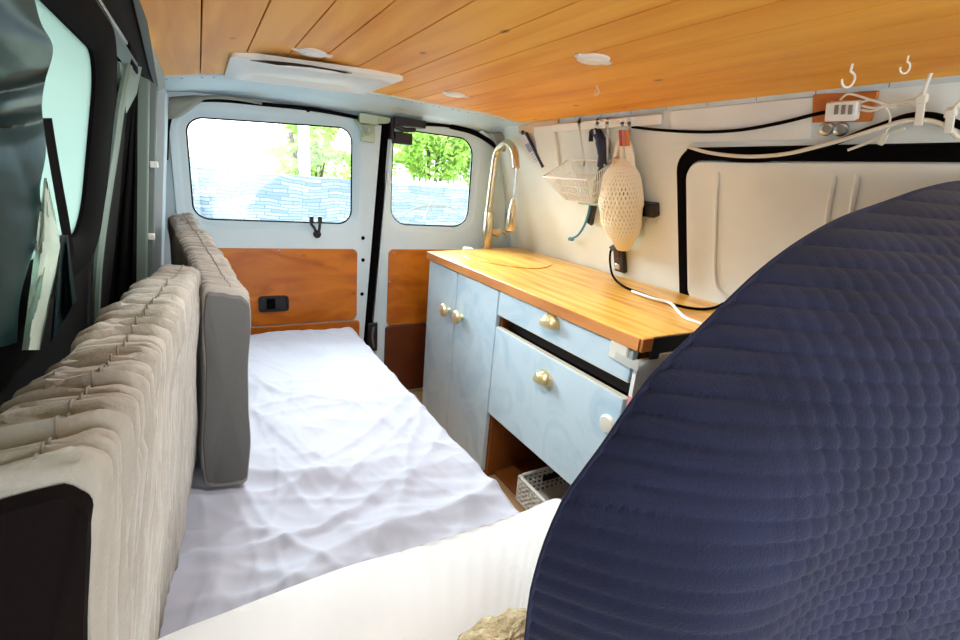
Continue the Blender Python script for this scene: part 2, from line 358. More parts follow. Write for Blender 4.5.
# weather strip round the opening
pts = [at(x, y, 1, YD-.006) for x, y in ((166, 160), (168, 125), (176, 108), (192, 101), (220, 100), (262, 104), (310, 109), (350, 116), (384, 124), (420, 124), (450, 126), (475, 133), (495, 146), (508, 163), (514, 185), (519, 240))]
bm = nb(); tube(bm, pts[:13], .007, 8, smooth=5); struct('trim_7', bm, 'black_rubber')
bm = nb(); tube(bm, pts[10:], .011, 8, smooth=5); struct('trim_8', bm, 'black_rubber')
bm = nb(); tube(bm, [p+V((.018, -.008, .012)) for p in pts[11:]], .008, 8, smooth=5); struct('trim_9', bm, 'white_metal')
bm = nb(); tube(bm, [at(x, y, 1, YD-.03) for x, y in ((192, 99), (215, 97), (240, 99), (262, 103))], .006, 8, smooth=4)
tag(obj('torsion_rod', bm, 'greylid'), 'slim grey rod above the left rear window', 'rod')
# moulded corner gussets
def gusset(pxs, label, m, yg=YD-.012):
    bm = nb(); pts = [at(x, y, 1, yg) for x, y in pxs]; pts = smooth_path(pts+[pts[0]], 5)[:-1]; c = sum(pts, V())/len(pts)
    loft(bm, [pts, [c+(p-c)*.93+V((0, -.014, 0)) for p in pts], [c+(p-c)*.6+V((0, -.024, 0)) for p in pts], [c+(p-c)*.1+V((0, -.027, 0)) for p in pts]], True, True, True)
    tag(obj('corner_cover', bm, m), label, 'trim')
gusset(((160, 103), (172, 97), (205, 96), (196, 106), (180, 117), (164, 118)), 'beige moulded corner cover at the top left of the rear doors', 'greylid')
gusset(((489, 133), (505, 132), (519, 141), (521, 149), (513, 152), (500, 150)), 'beige moulded corner cover above the kitchen tap', 'greylid', 1.93)
# rear wiper seen through the right window
bm = nb(); tube(bm, [at(x, y, 1, YD+.06) for x, y in ((398, 217), (420, 207), (445, 206), (464, 214))], .006, 6, smooth=5)
tube(bm, [at(432, 200, 1, YD+.06), at(424, 220, 1, YD+.06)], .005, 6)
tag(obj('wiper', bm, 'white_paint'), 'pale wiper arm outside the right rear window', 'wiper')

# ------------------------------------------------------------------ outside
YS = 6.2
bm = nb(); box(bm, (-14, -8, -.75), (22, 26, -.7)); struct('ground', bm, 'ground')
bm = nb()
pa, pb = at(234, 172, 1, YS), at(475, 188, 1, YS)
prism(bm, [(-.1, YS, -.7), (9, YS, -.7), (9, YS, pa.z-.02), (-.1, YS, pa.z+.02)], (0, .3, 0))
o = obj('stone_wall', bm, 'stone', smooth=False); tag(o, 'low garden wall of pale stacked stone behind the van', 'wall', kind='thing')
bm = nb(); prism(bm, [(-4, YS-.12, -.7), (-.02, YS-.12, -.7), (-.02, YS-.12, pa.z+.12), (-4, YS-.12, pa.z+.3)], (0, .5, 0))
tag(obj('stone_pillar', bm, 'stone', smooth=False), 'taller stone gate pillar at the left end of the garden wall', 'pillar', kind='thing')
bm = nb(); prism(bm, [(-3, 14, -.7), (1.5, 14, -.7), (3.4, 14, 1.2), (3.4, 14, 2.3), (-3, 14, 2.0)], (0, 3, 0))
bm.free(); bm = nb()
box(bm, (-5, 13, -.7), (3.2, 16, 1.75)); prism(bm, [(-5.3, 12.8, 1.75), (3.5, 12.8, 1.75), (3.1, 14.5, 2.5), (-5.0, 14.5, 2.5)], (0, .02, .06))
tag(obj('house', bm, 'house', smooth=False), 'pale cream house far behind the stone wall', 'house')
bm = nb(); c = at(305, 150, 1, 6.6); box(bm, (c.x-.06, 6.6, -.7), (c.x+.06, 6.72, 2.3))
tag(obj('post', bm, 'white_paint', bevel=.01), 'tall white post beside the leafy tree behind the wall', 'post')
def tree(name, c, rad, n, m, label, leaf=.05):
    t = thing(name, (c[0], c[1], -.7), label, 'tree' if 'tree' in name else 'shrub')
    bm = nb()
    for _ in range(n):
        d = V((random.gauss(0, 1), random.gauss(0, 1), random.gauss(0, 1))).normalized(); k = random.random()**.45
        p = V((c[0]+d.x*rad[0]*k, c[1]+d.y*rad[1]*k, c[2]+d.z*rad[2]*k)); p += V((nz(p.x*3, p.z*3, 1), nz(p.z*3, p.x*3, 5), nz(p.x*3, p.z*3, 9)))*.25
        a = V((random.gauss(0, 1), random.gauss(0, 1), random.gauss(0, 1))).normalized(); b = a.orthogonal().normalized(); s = leaf*random.uniform(.6, 1.3)
        bm.faces.new([bm.verts.new(p+q) for q in (a*s, b*s*.5, -a*s, -b*s*.5)])
    obj('foliage', bm, m, t, smooth=False)
    bm = nb()
    for k in range(5):
        e = V((c[0]+random.uniform(-.6, .6)*rad[0], c[1], c[2]+random.uniform(0, .5)*rad[2])); tube(bm, [(c[0], c[1], -.7), (c[0]+.03*k-.06, c[1], (c[2]-.7)/2), e], .03, 6)
    obj('trunk', bm, 'bark', t)
YT = 7.2
c = at(305, 152, 1, YT); tree('leafy_tree', (c.x+.05, YT, c.z), (.5, .35, .62), 3200, 'leaf', 'light green leafy tree seen through the left rear window')
c = at(347, 166, 1, YT+1.9); tree('bushy_shrub', (c.x+.3, YT+1.9, c.z-.05), (.42, .35, .36), 1500, 'leaf2', 'yellow green shrub at the right edge of the left rear window')
c = at(435, 155, 1, YT); tree('hedge_shrub', (c.x+.1, YT+.2, c.z+.1), (1.3, .4, .62), 8500, 'leaf2', 'large bright green shrub filling the right rear window')
c0, c1 = at(405, 183, 1, 6.75), at(462, 184, 1, 6.75)
pf = thing('picket_fence', (c0.x, 6.75, pa.z-.3), 'white picket fence rising above the stone wall in the right window', 'fence')
for k in range(11):
    x = c0.x + (c1.x-c0.x)*k/10; bm = nb(); box(bm, (x-.022, 6.75, pa.z-.3), (x+.022, 6.78, pa.z+.10+.02*math.sin(k*.9))); obj('picket', bm, 'white_paint', pf)
bm = nb(); box(bm, (c0.x-.05, 6.78, pa.z+.02), (c1.x+.05, 6.80, pa.z+.06)); obj('fence_rail', bm, 'white_paint', pf)

# ------------------------------------------------------------------ left wall: sliding door, window, rails
def LW(y, z, off=0): return V((LX(z), y, z)) + LN*off
WY0, WY1, WZ0, WZ1 = .02, .755, 1.0, 1.203
bm = nb()
def LL(pts, off=0): return [LW(y, z, off) for y, z in pts]
loft(bm, [LL(rrect(-.95, 1.32, .60, 1.27, .01, 8), -.01), LL(rrect(WY0, WY1, WZ0, WZ1, .05, 8), -.01), LL(rrect(WY0, WY1, WZ0, WZ1, .05, 8), -.014)])
struct('wall_left', bm, 'door_card')
bm = nb(); prism(bm, [L(x, y, -.004) for x, y in ((114, 60), (138, 66), (133, 92), (122, 112))], LN*.006); struct('trim_20', bm, 'mint_metal')
bm = nb(); prism(bm, [V((LX(.60)-.005, y, z)) for y, z in ((-.95, .04), (2.0, .04), (2.0, .75), (-.95, .75))], (-.05, 0, 0)); 
prism(bm, [V((LX(z)-.02, y, z)) for y, z in ((1.30, .7), (2.02, .7), (2.02, 1.33), (1.30, 1.33))], (-.03, 0, 0))
struct('door_3', bm, 'door_card', smooth=False)
bm = nb(); prism(bm, LL(((-.95, .60), (1.0, .60), (1.0, .97), (-.95, .97)), -.002), LN*-.02); obj('door_card', bm, 'door_card', bpy.data.objects['door_3'])
bm = nb(); loft(bm, [LL(rrect(WY0, WY1, WZ0, WZ1, .05, 8), -.003), LL(rrect(WY0, WY1, WZ0, WZ1, .05, 8), -.006)], True, True, True); struct('window_3', bm, 'tint')
bm = nb(); q = lambda d, off, r: LL(rrect(WY0-d, WY1+d, WZ0-d*.35, WZ1+d*.35, r, 8), off)
loft(bm, [q(0, -.003, .05), q(.0, .001, .05), q(.02, .006, .06), q(.12, .006, .09), q(.15, .0, .10), q(.15, -.012, .10)]); obj('window_frame', bm, 'black_rubber', bpy.data.objects['window_3'])
# blue-grey band above the window, rail, dark channel, pale roof lining
UPN = V((.046, 0, -.025)).normalized(); UPP = V((-.09, 0, 1.265))
def U(x, y, off=0): return onp(x, y, UPP+UPN*off, UPN)
bm = nb(); a0, a1 = L(62, 0, .004), L(116, 60, .004)
loft(bm, [[V((LX(1.222)+.004, y, 1.222)), V((LX(1.245)+.006, y, 1.245)), V((-.088, y, 1.262)), V((-.095, y, 1.272))] for y in (-.4, 1.08)], False); struct('trim_10', bm, 'teal_metal')
bm = nb(); tube(bm, [U(70, -40, .006), U(96, 0, .006), U(124, 42, .006)], .005, 8)
tag(obj('track_rail', bm, 'steel'), 'shiny metal track above the side window', 'rail')
c = U(125, 54, .004); bm = nb(); box(bm, (c.x-.02, c.y-.05, c.z-.022), (c.x+.012, c.y+.05, c.z+.012))
tag(obj('end_stop', bm, 'black_rubber', bevel=.003), 'black rubber block at the end of the side track', 'stop')
def strip(pxa, pxb, m, name, off=0, th=.008):
    bm = nb(); A = [U(x, y, off) for x, y in pxa]; B = [U(x, y, off) for x, y in pxb]
    loft(bm, [A, B], False); bmesh.ops.solidify(bm, geom=bm.faces[:], thickness=th)
    struct(name, bm, m)
strip(((90, -12), (100, 2), (124, 40), (139, 70), (150, 84)), ((132, -12), (134, 2), (144, 42), (150, 68), (155, 84)), 'brown_band', 'trim_11', 0)
strip(((131, -12), (133.5, 2), (143, 42), (149, 68), (154, 84)), ((142, -12), (144, 2), (151, 42), (155, 68), (158.5, 88)), 'grey_green', 'trim_12', .004)
strip(((141, -12), (143, 2), (150, 42), (154, 68), (157, 90)), ((163, -12), (163, 2), (163, 42), (164, 68), (167, 90)), 'panel_white', 'trim_13', -.002)
# rear pillar strips beside the doors
def vplank(name, pxs, y, th, m, bevel=.003):
    bm = nb(); prism(bm, [at(x, yy, 1, y) for x, yy in pxs], (0, th, 0)); return struct(name, bm, m, smooth=False, bevel=bevel)
vplank('trim_14', ((137, 74), (149, 80), (146, 320), (133, 320)), 1.30, .03, 'mint_metal')
vplank('trim_15', ((147, 78), (157, 86), (152, 320), (144, 320)), 1.36, .03, 'grey_green')
vplank('trim_16', ((155, 84), (166, 90), (160, 330), (149, 330)), 1.80, .15, 'white_metal')
bm = nb(); c = at(153, 164, 1, 1.355); box(bm, (c.x-.006, 1.345, c.z-.008), (c.x+.010, 1.36, c.z+.006)); struct('trim_17', bm, 'white_plastic', bevel=.002)
bm = nb(); c = at(151, 236, 1, 1.355); box(bm, (c.x-.006, 1.345, c.z-.008), (c.x+.008, 1.36, c.z+.006)); struct('trim_18', bm, 'white_plastic', bevel=.002)
# thin pale weather strip at the rear edge of the side door
bm = nb(); tube(bm, [L(x, y, .006) for x, y in ((128, 66), (121, 100), (114, 150), (106, 200), (99, 250), (96, 290), (95, 330))], .006, 8, smooth=4); struct('trim_19', bm, 'mint_metal')
# dark curtain gathered behind the weather strip
cu = thing('gathered_curtain', L(118, 300), 'dark curtain gathered along the rear edge of the side door', 'curtain')
bm = nb(); lf = [(136, 66), (131, 90), (125, 130), (118, 180), (110, 230), (103, 280), (99, 340), (96, 400)]; rf = [(138, 66), (138, 90), (137.5, 130), (137.5, 180), (137, 230), (136.5, 280), (136, 340), (134, 400)]
rows = []
for (xa, ya), (xb, yb) in zip(lf, rf):
    a, b = at(xa, ya, 1, 1.16), at(xb, yb, 1, 1.27)
    rows.append([a.lerp(b, k/16) + V((0, -.012*math.sin(k/16*math.pi*5), 0))*min(1, (b-a).length/.06) for k in range(17)])
loft(bm, rows, False); bmesh.ops.solidify(bm, geom=bm.faces[:], thickness=.008); obj('fabric', bm, 'dark_cloth', cu)
# glossy dark cover hung over the side window
cv = thing('window_cover', L(20, 250), 'glossy dark wrinkled cover hanging over the side window', 'cover')
edge = smooth_path([V((x, y, 0)) for x, y in ((28, -30), (40, 20), (53, 48), (45, 82), (42, 108), (46, 150), (40, 190), (43, 225), (30, 262), (20, 300), (17, 345))], 6)
bm = nb(); NR = 150; NC = 70
def cover(u, v):
    e = edge[min(int(u*(len(edge)-1)), len(edge)-2)].lerp(edge[min(int(u*(len(edge)-1))+1, len(edge)-1)], (u*(len(edge)-1)) % 1)
    x = e.x + (-150-e.x)*(v**1.3); y = e.y + v*(30 if u > .5 else 5)
    f = .010*math.sin(v*1.2) + .012*nz(u*4+v*1.0, v*1.6, 3) + .010*abs(nz(u*3.0+v*2.2, v*1.1, 8)) + .0015*nz(u*14+v*4, v*5, 1)
    f += .018*math.exp(-((u-.43-.06*v)/.02)**2) + .014*math.exp(-((u-.30-.10*v)/.025)**2)
    return L(x, y, .016 + f)
grid(bm, cover, NR, NC); bmesh.ops.solidify(bm, geom=bm.faces[:], thickness=.003); obj('sheet', bm, 'leather', cv, angle=80)
bm = nb(); A = [(42, 118), (47, 150), (53, 185), (60, 225), (66, 260)]; B = [(52, 118), (57, 150), (63, 185), (69, 218), (76, 262)]
loft(bm, [[L(x, y, .014) for x, y in A], [L(x, y, .014) for x, y in B]], False); bmesh.ops.solidify(bm, geom=bm.faces[:], thickness=.004); obj('strap', bm, 'dark_cloth', cv)
bm = nb()
def flap(u, v):
    a = V((44, 178, 0)).lerp(V((22, 350, 0)), v); b = V((47, 178, 0)).lerp(V((62, 245, 0)), min(1, v*2)).lerp(V((40, 350, 0)), max(0, v*2-1)); p = a.lerp(b, u)
    return L(p.x, p.y, .018+.012*math.sin(u*3.1)*v + .006*nz(u*4, v*5, 2))
grid(bm, flap, 16, 30); bmesh.ops.solidify(bm, geom=bm.faces[:], thickness=.003); o = obj('lining', bm, 'pale_cloth', cv, angle=80); o['label'] = 'pale shiny lining folded outward'
bm = nb()
def fold2(u, v):
    a = V((60, 235, 0)).lerp(V((50, 345, 0)), v); b = V((68, 235, 0)).lerp(V((76, 300, 0)), v); p = a.lerp(b, u)
    return L(p.x, p.y, .02+.008*math.sin(u*9)*v)
grid(bm, fold2, 16, 20); bmesh.ops.solidify(bm, geom=bm.faces[:], thickness=.003); obj('hem', bm, 'leather', cv)

# ------------------------------------------------------------------ bed, sheet, cushions, duvet
bd = thing('bed', (.1, 1.1, .08), 'low wooden bed platform with mattress along the left side', 'bed')
bm = nb(); box(bm, (-.24, .42, .085), (.44, 1.80, .38)); obj('base', bm, 'bed_wood', bd, bevel=.004)
bm = nb(); loft(bm, [[V((x, y, z)) for x, y in rrect(-.235, .452, .40, 1.79, .05, 6)] for z in (.382, .505)], True, True, True); obj('mattress', bm, 'sheet', bd, bevel=.012)
def ridge(x, y, ang, s, seed, st=.22):
    c, n_ = math.cos(ang), math.sin(ang); a, b = x*c+y*n_, -x*n_+y*c
    v = nz(a*s + .8*nz(x*3, y*3, seed+4), b*s*st, seed); return max(0, 1-abs(v)*5.0)**1.5
def sheet(u, v):
    x = -.235 + .70*u; y = 1.825 - 1.405*v
    m = min(1, (1-u)*6+.25)
    z = .514 + .006*ridge(x, y, .95, 5.5, 1)*(.35+.65*v) + .005*ridge(x, y, -.35, 6.5, 2)*(.3+v*.7) + .003*ridge(x, y, 1.35, 9, 3) + .0022*ridge(x, y, .35, 13, 12) + .004*nz(x*6, y*6, 7) + .004*ridge(x, y, .6, 8, 21, .07) + .0035*ridge(x, y, 2.3, 7, 22, .08) + .002*ridge(x, y, .25, 14, 23, .06)
    near = max(0, v-.55)/.45
    z += near*(.034*ridge(x, y, 2.0, 3.6, 5) + .024*ridge(x, y, 1.75, 6, 6) + .006*ridge(x, y, 1.1, 12, 16)) * (1-u*.55)
    z += .010*max(0, 1-abs(u-.42)*2.6)*ridge(x, y, .45, 4.5, 31, .12) + .004*ridge(x, y, -.15, 15, 32, .12)*(1-u)
    z -= .012*max(0, (v*-1+.07)/.07)**2*3
    return V((x, y, z))
bm = nb(); rows = grid(bm, sheet, 150, 240)
edge_v = rows[-1]; prev = edge_v
for k in range(1, 9):                         # turn over the aisle edge
    a = k/8*math.pi/2 if k < 5 else math.pi/2
    cur = []
    for j, w in enumerate(edge_v):
        yy = w.co.y; d = .012*nz(yy*9, k*.4, 3)*(k/8)
        if k <= 4: t = k/4*math.pi/2; p = V((w.co.x + .014*math.sin(t), yy, w.co.z - .014*(1-math.cos(t))))
        else: p = V((w.co.x+.014+d, yy, w.co.z-.014-(k-4)*.035))
        cur.append(bm.verts.new(p))
    for j in range(len(edge_v)-1): bm.faces.new((prev[j], prev[j+1], cur[j+1], cur[j]))
    prev = cur
tag(obj('bed_sheet', bm, 'sheet', angle=180), 'rumpled pale lilac fitted sheet stretched over the bed', 'sheet')

def cushion(name, n, r, label, endm, amp, seed, K=46):
    # n, r: near and rear corner lists TL, TR, BR, BL
    t = thing(name, (n[3]+n[2])/2, label, 'cushion', 'ruched bench cushions leaning along the left wall')
    NU, NV = 300, 96
    def sec(u):
        P = [a.lerp(b, u) for a, b in zip(n, r)]; out = []
        rr = rrect(0, 1, 0, 1, .001, 1)
        w = (P[1]-P[0]).length; h = (P[0]-P[3]).length; rad = .014
        loop = rrect(0, w, 0, h, rad, 6); dense = []
        for i in range(len(loop)):
            a, b = V((*loop[i], 0)), V((*loop[(i+1) % len(loop)], 0)); k = max(1, int((b-a).length/.012))
            for s in range(k): dense.append(a.lerp(b, s/k))
        return P, w, h, dense
    _, w0, h0, d0 = sec(0); nseg = len(d0); loops = []
    for iu in range(NU+1):
        u = iu/NU; P, w, h, dn = sec(u); lp = []
        e = min(u, 1-u); pinch = 1-.02*max(0, 1-e/.02)**2
        sag = .006*nz(u*5, seed, 1)
        for j, q in enumerate(d0):
            a, b = q.x/w0, q.y/h0
            p = (P[3].lerp(P[2], a)).lerp(P[0].lerp(P[1], a), b)
            c = (P[0]+P[1]+P[2]+P[3])/4; top = max(0, (b-.85)/.15)
            nrm = V((1 if a > .9 else (-1 if a < .1 else 0), 0, 1 if b > .95 else (-1 if b < .05 else 0)))
            if nrm.length > 0: nrm.normalize()
            ph = u*K + .9*nz(u*9, a*1.2, seed) + .45*nz(a*2+u*3, b*1.0, seed+2)
            f = (abs(math.sin(ph*math.pi))**.6)*.62 + .38*abs(math.sin(ph*1.73*math.pi+1.0))
            f *= .75 + .5*abs(nz(u*13, 4.4, seed))*1.6
            side = (.45 + .55*top) if a > .9 or a < .1 else 1
            fine = .25*nz(u*150+b*4, b*3, seed+5)
            d = amp*(f-.5)*side + amp*fine + (.010*nz(u*3, b*2.2, seed+7) if b < .9 else 0) + (sag if top else 0)
            p = c + (p-c)*pinch + nrm*d
            lp.append(p)
        loops.append(lp)
    bm = nb(); loft(bm, loops, True, True, True); cvr = obj('cover', bm, 'cushion', t, angle=75)
    # near end: plain dark panel set inside a gathered hem
    lp = loops[0]; c = sum(lp, V())/len(lp); dirn = (n[1]-r[1]).normalized()
    bm = nb(); s1 = [c+(p-c)*.965+dirn*.001 for p in lp]
    loft(bm, [s1, [c+(p-c)*.94+dirn*.006 for p in lp], [c+(p-c)*.6+dirn*.009 for p in lp], [c+(p-c)*.05+dirn*.009 for p in lp]], True, False, True)
    e = obj('end_panel', bm, endm, t); e['label'] = 'plain dark end panel'
    # seam along the top
    bm = nb(); sm = [lps[min(range(nseg), key=lambda j: (d0[j]-V((w0*.55, h0, 0))).length)]+V((0, 0, .0008)) for lps in loops[2:-2]]; tube(bm, sm, .0009, 5); obj('top_seam', bm, 'cushion_seam', t)
    return t
cushion('bench_cushion', [V((-.118, .268, .950)), V((-.050, .262, .957)), V((-.107, .262, .525)), V((-.178, .27, .525))],
        [V((-.066, .925, .925)), V((-.012, .905, .922)), V((-.050, .90, .53)), V((-.118, .92, .53))], 'greige ruched bench cushion nearest the camera with an end panel coloured as in shade', 'cushion_end_shaded', .017, 3, 38)
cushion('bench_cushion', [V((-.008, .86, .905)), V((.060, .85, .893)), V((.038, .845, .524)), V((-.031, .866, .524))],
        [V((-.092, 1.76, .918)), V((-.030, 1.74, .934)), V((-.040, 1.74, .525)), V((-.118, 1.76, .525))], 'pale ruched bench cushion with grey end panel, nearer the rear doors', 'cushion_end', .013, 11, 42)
bpy.data.objects['end_panel'].name = 'end_panel'

dv = []
bm = nb()
top = smooth_path([at(x, y, 2, .575) for x, y in ((120, 665), (165, 640), (230, 612), (300, 585), (360, 565), (420, 546), (480, 527), (530, 510), (556, 502), (565, 510), (566, 530))], 6)
def duv(u, v):
    p = top[min(int(u*(len(top)-1)), len(top)-1)]
    q = V((-.02+.26*u, .02 + .26*u, .60)); s = max(0, min(1, v)); b = p.lerp(q, s)
    b.z = .578 + .045*(1-(1-s)**2) - .02*s + .008*nz(b.x*9, b.y*9, 2) + .010*ridge(b.x, b.y, .6, 4, 8)*s
    if v < 0: b = p + (p-q).normalized()*.012*math.sin(-v*math.pi/2) + V((0, 0, -.05*(1-math.cos(-v*math.pi/2))))
    return b
grid(bm, lambda u, v: duv(u, -1 + 2*v), 90, 70); bmesh.ops.solidify(bm, geom=bm.faces[:], thickness=.006)
tag(obj('duvet', bm, 'duvet', angle=180), 'puffy white duvet folded across the near end of the bed', 'duvet')
bm = nb()
def fl(u, v):
    a, b = u*2*math.pi, v*math.pi/2
    c = at(508, 648, 2, .635); s = 1+.14*nz(math.cos(a)*4, math.sin(a)*4, v*5)
    return c + V((.075*math.cos(a)*math.cos(b)*s, .045*math.sin(a)*math.cos(b)*s, .022*math.sin(b)*s-.012+.003*nz(a*9, b*9, 1)))
grid(bm, fl, 70, 20); tag(obj('fleece', bm, 'fleece', angle=180), 'small piece of fuzzy beige fleece lying on the duvet beside the seat', 'fleece')

# ------------------------------------------------------------------ front seat back
SY = .28
outl = [at(x, y, 1, SY) for x, y in ((511, 760), (519, 700), (527, 640), (530, 612), (534, 587), (546, 546), (565, 502), (584, 474), (606, 444), (628, 411), (654, 376), (677, 353), (700, 331), (724, 307), (761, 272), (801, 242), (842, 219), (883, 204), (923, 190), (960, 182), (1000, 180), (1035, 184))]
outl = [(p.x, p.z) for p in outl]
xr = outl[-1][0]
outl += [(xr+.05, outl[-1][1]-.14), (xr+.09, .7), (xr+.12, .42), (xr+.05, .25), (.45, .22), (.29, .27)]
OV = [V((x, z, 0)) for x, z in outl]; OV = smooth_path(OV+[OV[0]], 6)[:-1]
cen = V((.70, .62, 0))
st = thing('car_seat', (.70, .33, .085), 'large dark navy waffle fabric seat back filling the right foreground', 'seat')
bm = nb(); rows = []
NRG = 240
def seatp(p, k):
    q = cen.lerp(p, k); d = 1-k
    sx = max(0, min(1, (q.x-.5)/.4)); sx = sx*sx*(3-2*sx)
    h = (.135+.075*sx)*(1-(1-min(1, d*1.9))**2.4)
    wx = max(0, min(1, (q.x-.42)/.10)); wv = abs(math.sin(q.y*math.pi/.0205 + .35*nz(q.x*5, q.y*5, 1)))**.45
    wc = abs(math.sin(q.x*math.pi/.0200 + .4*nz(q.x*4, q.y*4, 3)))**.5
    rib = .0042*(wv-1)*min(1, d*14+.15) + .0032*(wc-1)*wx*min(1, d*10)
    e = (p-cen).normalized()*(.0045*(wv-1)*max(0, 1-d*6)) if k < .9999 else V()
    return V((q.x+e.x, SY - h - rib + .004*nz(q.x*8, q.y*8, 5), q.y+e.y))
OVd = []
for i in range(len(OV)):
    a, b = OV[i], OV[(i+1) % len(OV)]; k = max(1, int((b-a).length/.003))
    for s in range(k): OVd.append(a.lerp(b, s/k))
ks = [1-(i/NRG)**1.25*.97 for i in range(NRG+1)]
loft(bm, [[seatp(p, k) for p in OVd] for k in ks], True, False, True); obj('front_cover', bm, 'seat', st, angle=180)
bm = nb()
loft(bm, [[V((p.x, SY, p.y)) for p in OVd[::4]], [V((cen.lerp(p, .95).x, SY+.008, cen.lerp(p, .95).y)) for p in OVd[::4]], [V((cen.lerp(p, .80).x, SY+.05, cen.lerp(p, .80).y)) for p in OVd[::4]], [V((cen.lerp(p, .1).x, SY+.06, cen.lerp(p, .1).y)) for p in OVd[::4]]], True, False, True)
obj('back_shell', bm, 'seat', st)
bm = nb(); tube(bm, [V((p.x, SY+.002, p.y)) for p in OVd[::5]], .0022, 6, True); obj('edge_piping', bm, 'seat', st)
bm = nb(); box(bm, (.42, .25, .085), (1.1, .33, .2)); obj('base', bm, 'black_plastic', st, bevel=.01)

# ------------------------------------------------------------------ kitchen units
FX = .81; WT = .806; TH = .030; YN, YM, YF = .655, 1.243, 1.795
wt = thing('worktop', (1.08, 1.27, WT-TH), 'orange oiled wooden worktop along the right wall', 'worktop')
bm = nb(); loft(bm, [[V((x, y, z)) for x, y in ((FX-.004, YN), (RX(z)-.004, YN), (RX(z)-.004, 1.955), (FX-.004, 1.81))] for z in (WT-TH, WT)], True, True, True); obj('slab', bm, 'worktop', wt, smooth=False, bevel=.003)
bm = nb(); box(bm, (FX+.030, YN-.007, WT-TH-.022), (RX(.8)-.03, YN-.0005, WT-.001)); o = obj('end_strip', bm, 'black_plastic', wt, bevel=.001); o['label'] = 'black strip on the near cut end'
bm = nb(); box(bm, (FX-.006, YN-.008, WT-TH-.001), (FX+.028, YN-.0005, WT+.0005)); obj('end_cap', bm, 'edge_wood', wt, bevel=.002)
bm = nb(); box(bm, (FX-.010, YN, WT-TH), (FX-.0045, 1.81, WT-.001)); obj('front_edge', bm, 'edge_wood', wt, bevel=.001)
# sink cover let into the worktop
lid = smooth_path([V((.90, 1.62, 0)), V((.96, 1.49, 0)), V((1.06, 1.41, 0)), V((1.17, 1.45, 0)), V((1.24, 1.55, 0)), V((1.22, 1.75, 0)), V((1.1, 1.83, 0)), V((.95, 1.78, 0)), V((.90, 1.62, 0))], 6)[:-1]
bm = nb(); loft(bm, [[V((p.x, p.y, WT)) for p in lid], [V((p.x, p.y, WT+.0035)) for p in lid]], True, True, True); tag(obj('sink_cover', bm, 'worktop', bevel=.001), 'thin rounded wooden sink cover lying flush beside the tap', 'cover')
c = at(459, 246.5, 2, WT); bm = nb(); lathe(bm, (c.x, 1.86, WT), (0, 0, 1), [(0, .026), (.006, .026), (.010, .020), (.011, .005)], 20); tag(obj('drain_plug', bm, 'white_plastic'), 'round white plastic plug on the far corner of the worktop', 'plug')

cab = thing('base_cabinet', (1.05, 1.55, .085), 'tall blue marbled base cabinet with two doors beside the rear doors', 'cabinet')
bm = nb(); box(bm, (FX+.018, YM+.012, .085), (1.33, YF, WT-TH-.001)); obj('carcass', bm, 'niche', cab)
for y0, y1, ky in ((1.538, YF, 1.585), (YM+.002, 1.532, 1.478)):
    bm = nb(); box(bm, (FX, y0, .098), (FX+.017, y1, WT-TH-.006)); d = obj('door', bm, 'blue', cab, bevel=.002)
    k = at(447 if y0 > 1.5 else 460, 310 if y0 > 1.5 else 317, 0, FX-.01)
    bm = nb(); lathe(bm, (FX, k.y, k.z), (-1, 0, 0), [(0, .009), (.010, .007), (.014, .012), (.018, .022), (.027, .026), (.035, .021), (.039, .008)], 20); kn = obj('knob', bm, 'brass', d); kn['label'] = 'round pale brass knob'
dc = thing('drawer_cabinet', (1.05, .95, .085), 'blue drawer unit with brass cup pulls and an open niche below', 'cabinet')
bm = nb()
box(bm, (FX+.0185, YM-.012, .085), (1.33, YM+.010, WT-TH-.001)); box(bm, (FX+.03, YN+.012, .085), (1.33, YN+.03, WT-TH-.001)); box(bm, (1.31, YN+.03, .085), (1.33, YM-.012, WT-TH-.001)); box(bm, (FX+.03, YN+.03, .33), (1.31, YM-.012, .342)); box(bm, (FX+.05, YN+.03, .0855), (1.31, YM-.012, .098))
obj('carcass', bm, 'niche', dc, smooth=False)
bm = nb(); box(bm, (FX+.001, YN, .085), (1.34, YN+.011, WT-TH-.024)); o = obj('end_panel', bm, 'panel_white', dc, bevel=.001); o['label'] = 'off-white near end panel'
bm = nb(); box(bm, (FX+.045, YN+.032, .645), (FX+.055, YM-.014, .70)); obj('gap_backing', bm, 'shadow_gap', dc)
tz = WT-TH-.005
for z0, z1, py in ((.694, tz, 321), (.338, .650, 377)):
    bm = nb(); box(bm, (FX, YN+.018 if z0 > .5 else YN+.022, z0), (FX+.018, YM-.004, z1)); d = obj('drawer', bm, 'blue', dc, bevel=.002)
    bm = nb(); box(bm, (FX+.0005, YN+.018, z1-.0005 if z0 < .5 else z0-.0015), (FX+.0185, YM-.004, z1+.0015 if z0 < .5 else z0+.0005)); obj('edge_band', bm, 'cream_plastic', d)
    c = at(551 if z0 > .5 else 544, py, 0, FX-.005); bm = nb()
    prof = []
    for i in range(9):
        a = math.pi*i/8; prof.append([V((FX - .030*math.sin(b*math.pi/2/6)*1.0 - .0005, c.y + .036*math.cos(a)*math.cos(b*math.pi/2/6)**.6, c.z - .014 + .034*math.sin(a)*math.cos(b*math.pi/2/6)**.6)) for b in range(7)])
    loft(bm, prof, False); bmesh.ops.solidify(bm, geom=bm.faces[:], thickness=.002); cp = obj('cup_pull', bm, 'brass', d); cp['label'] = 'pale brass cup pull'
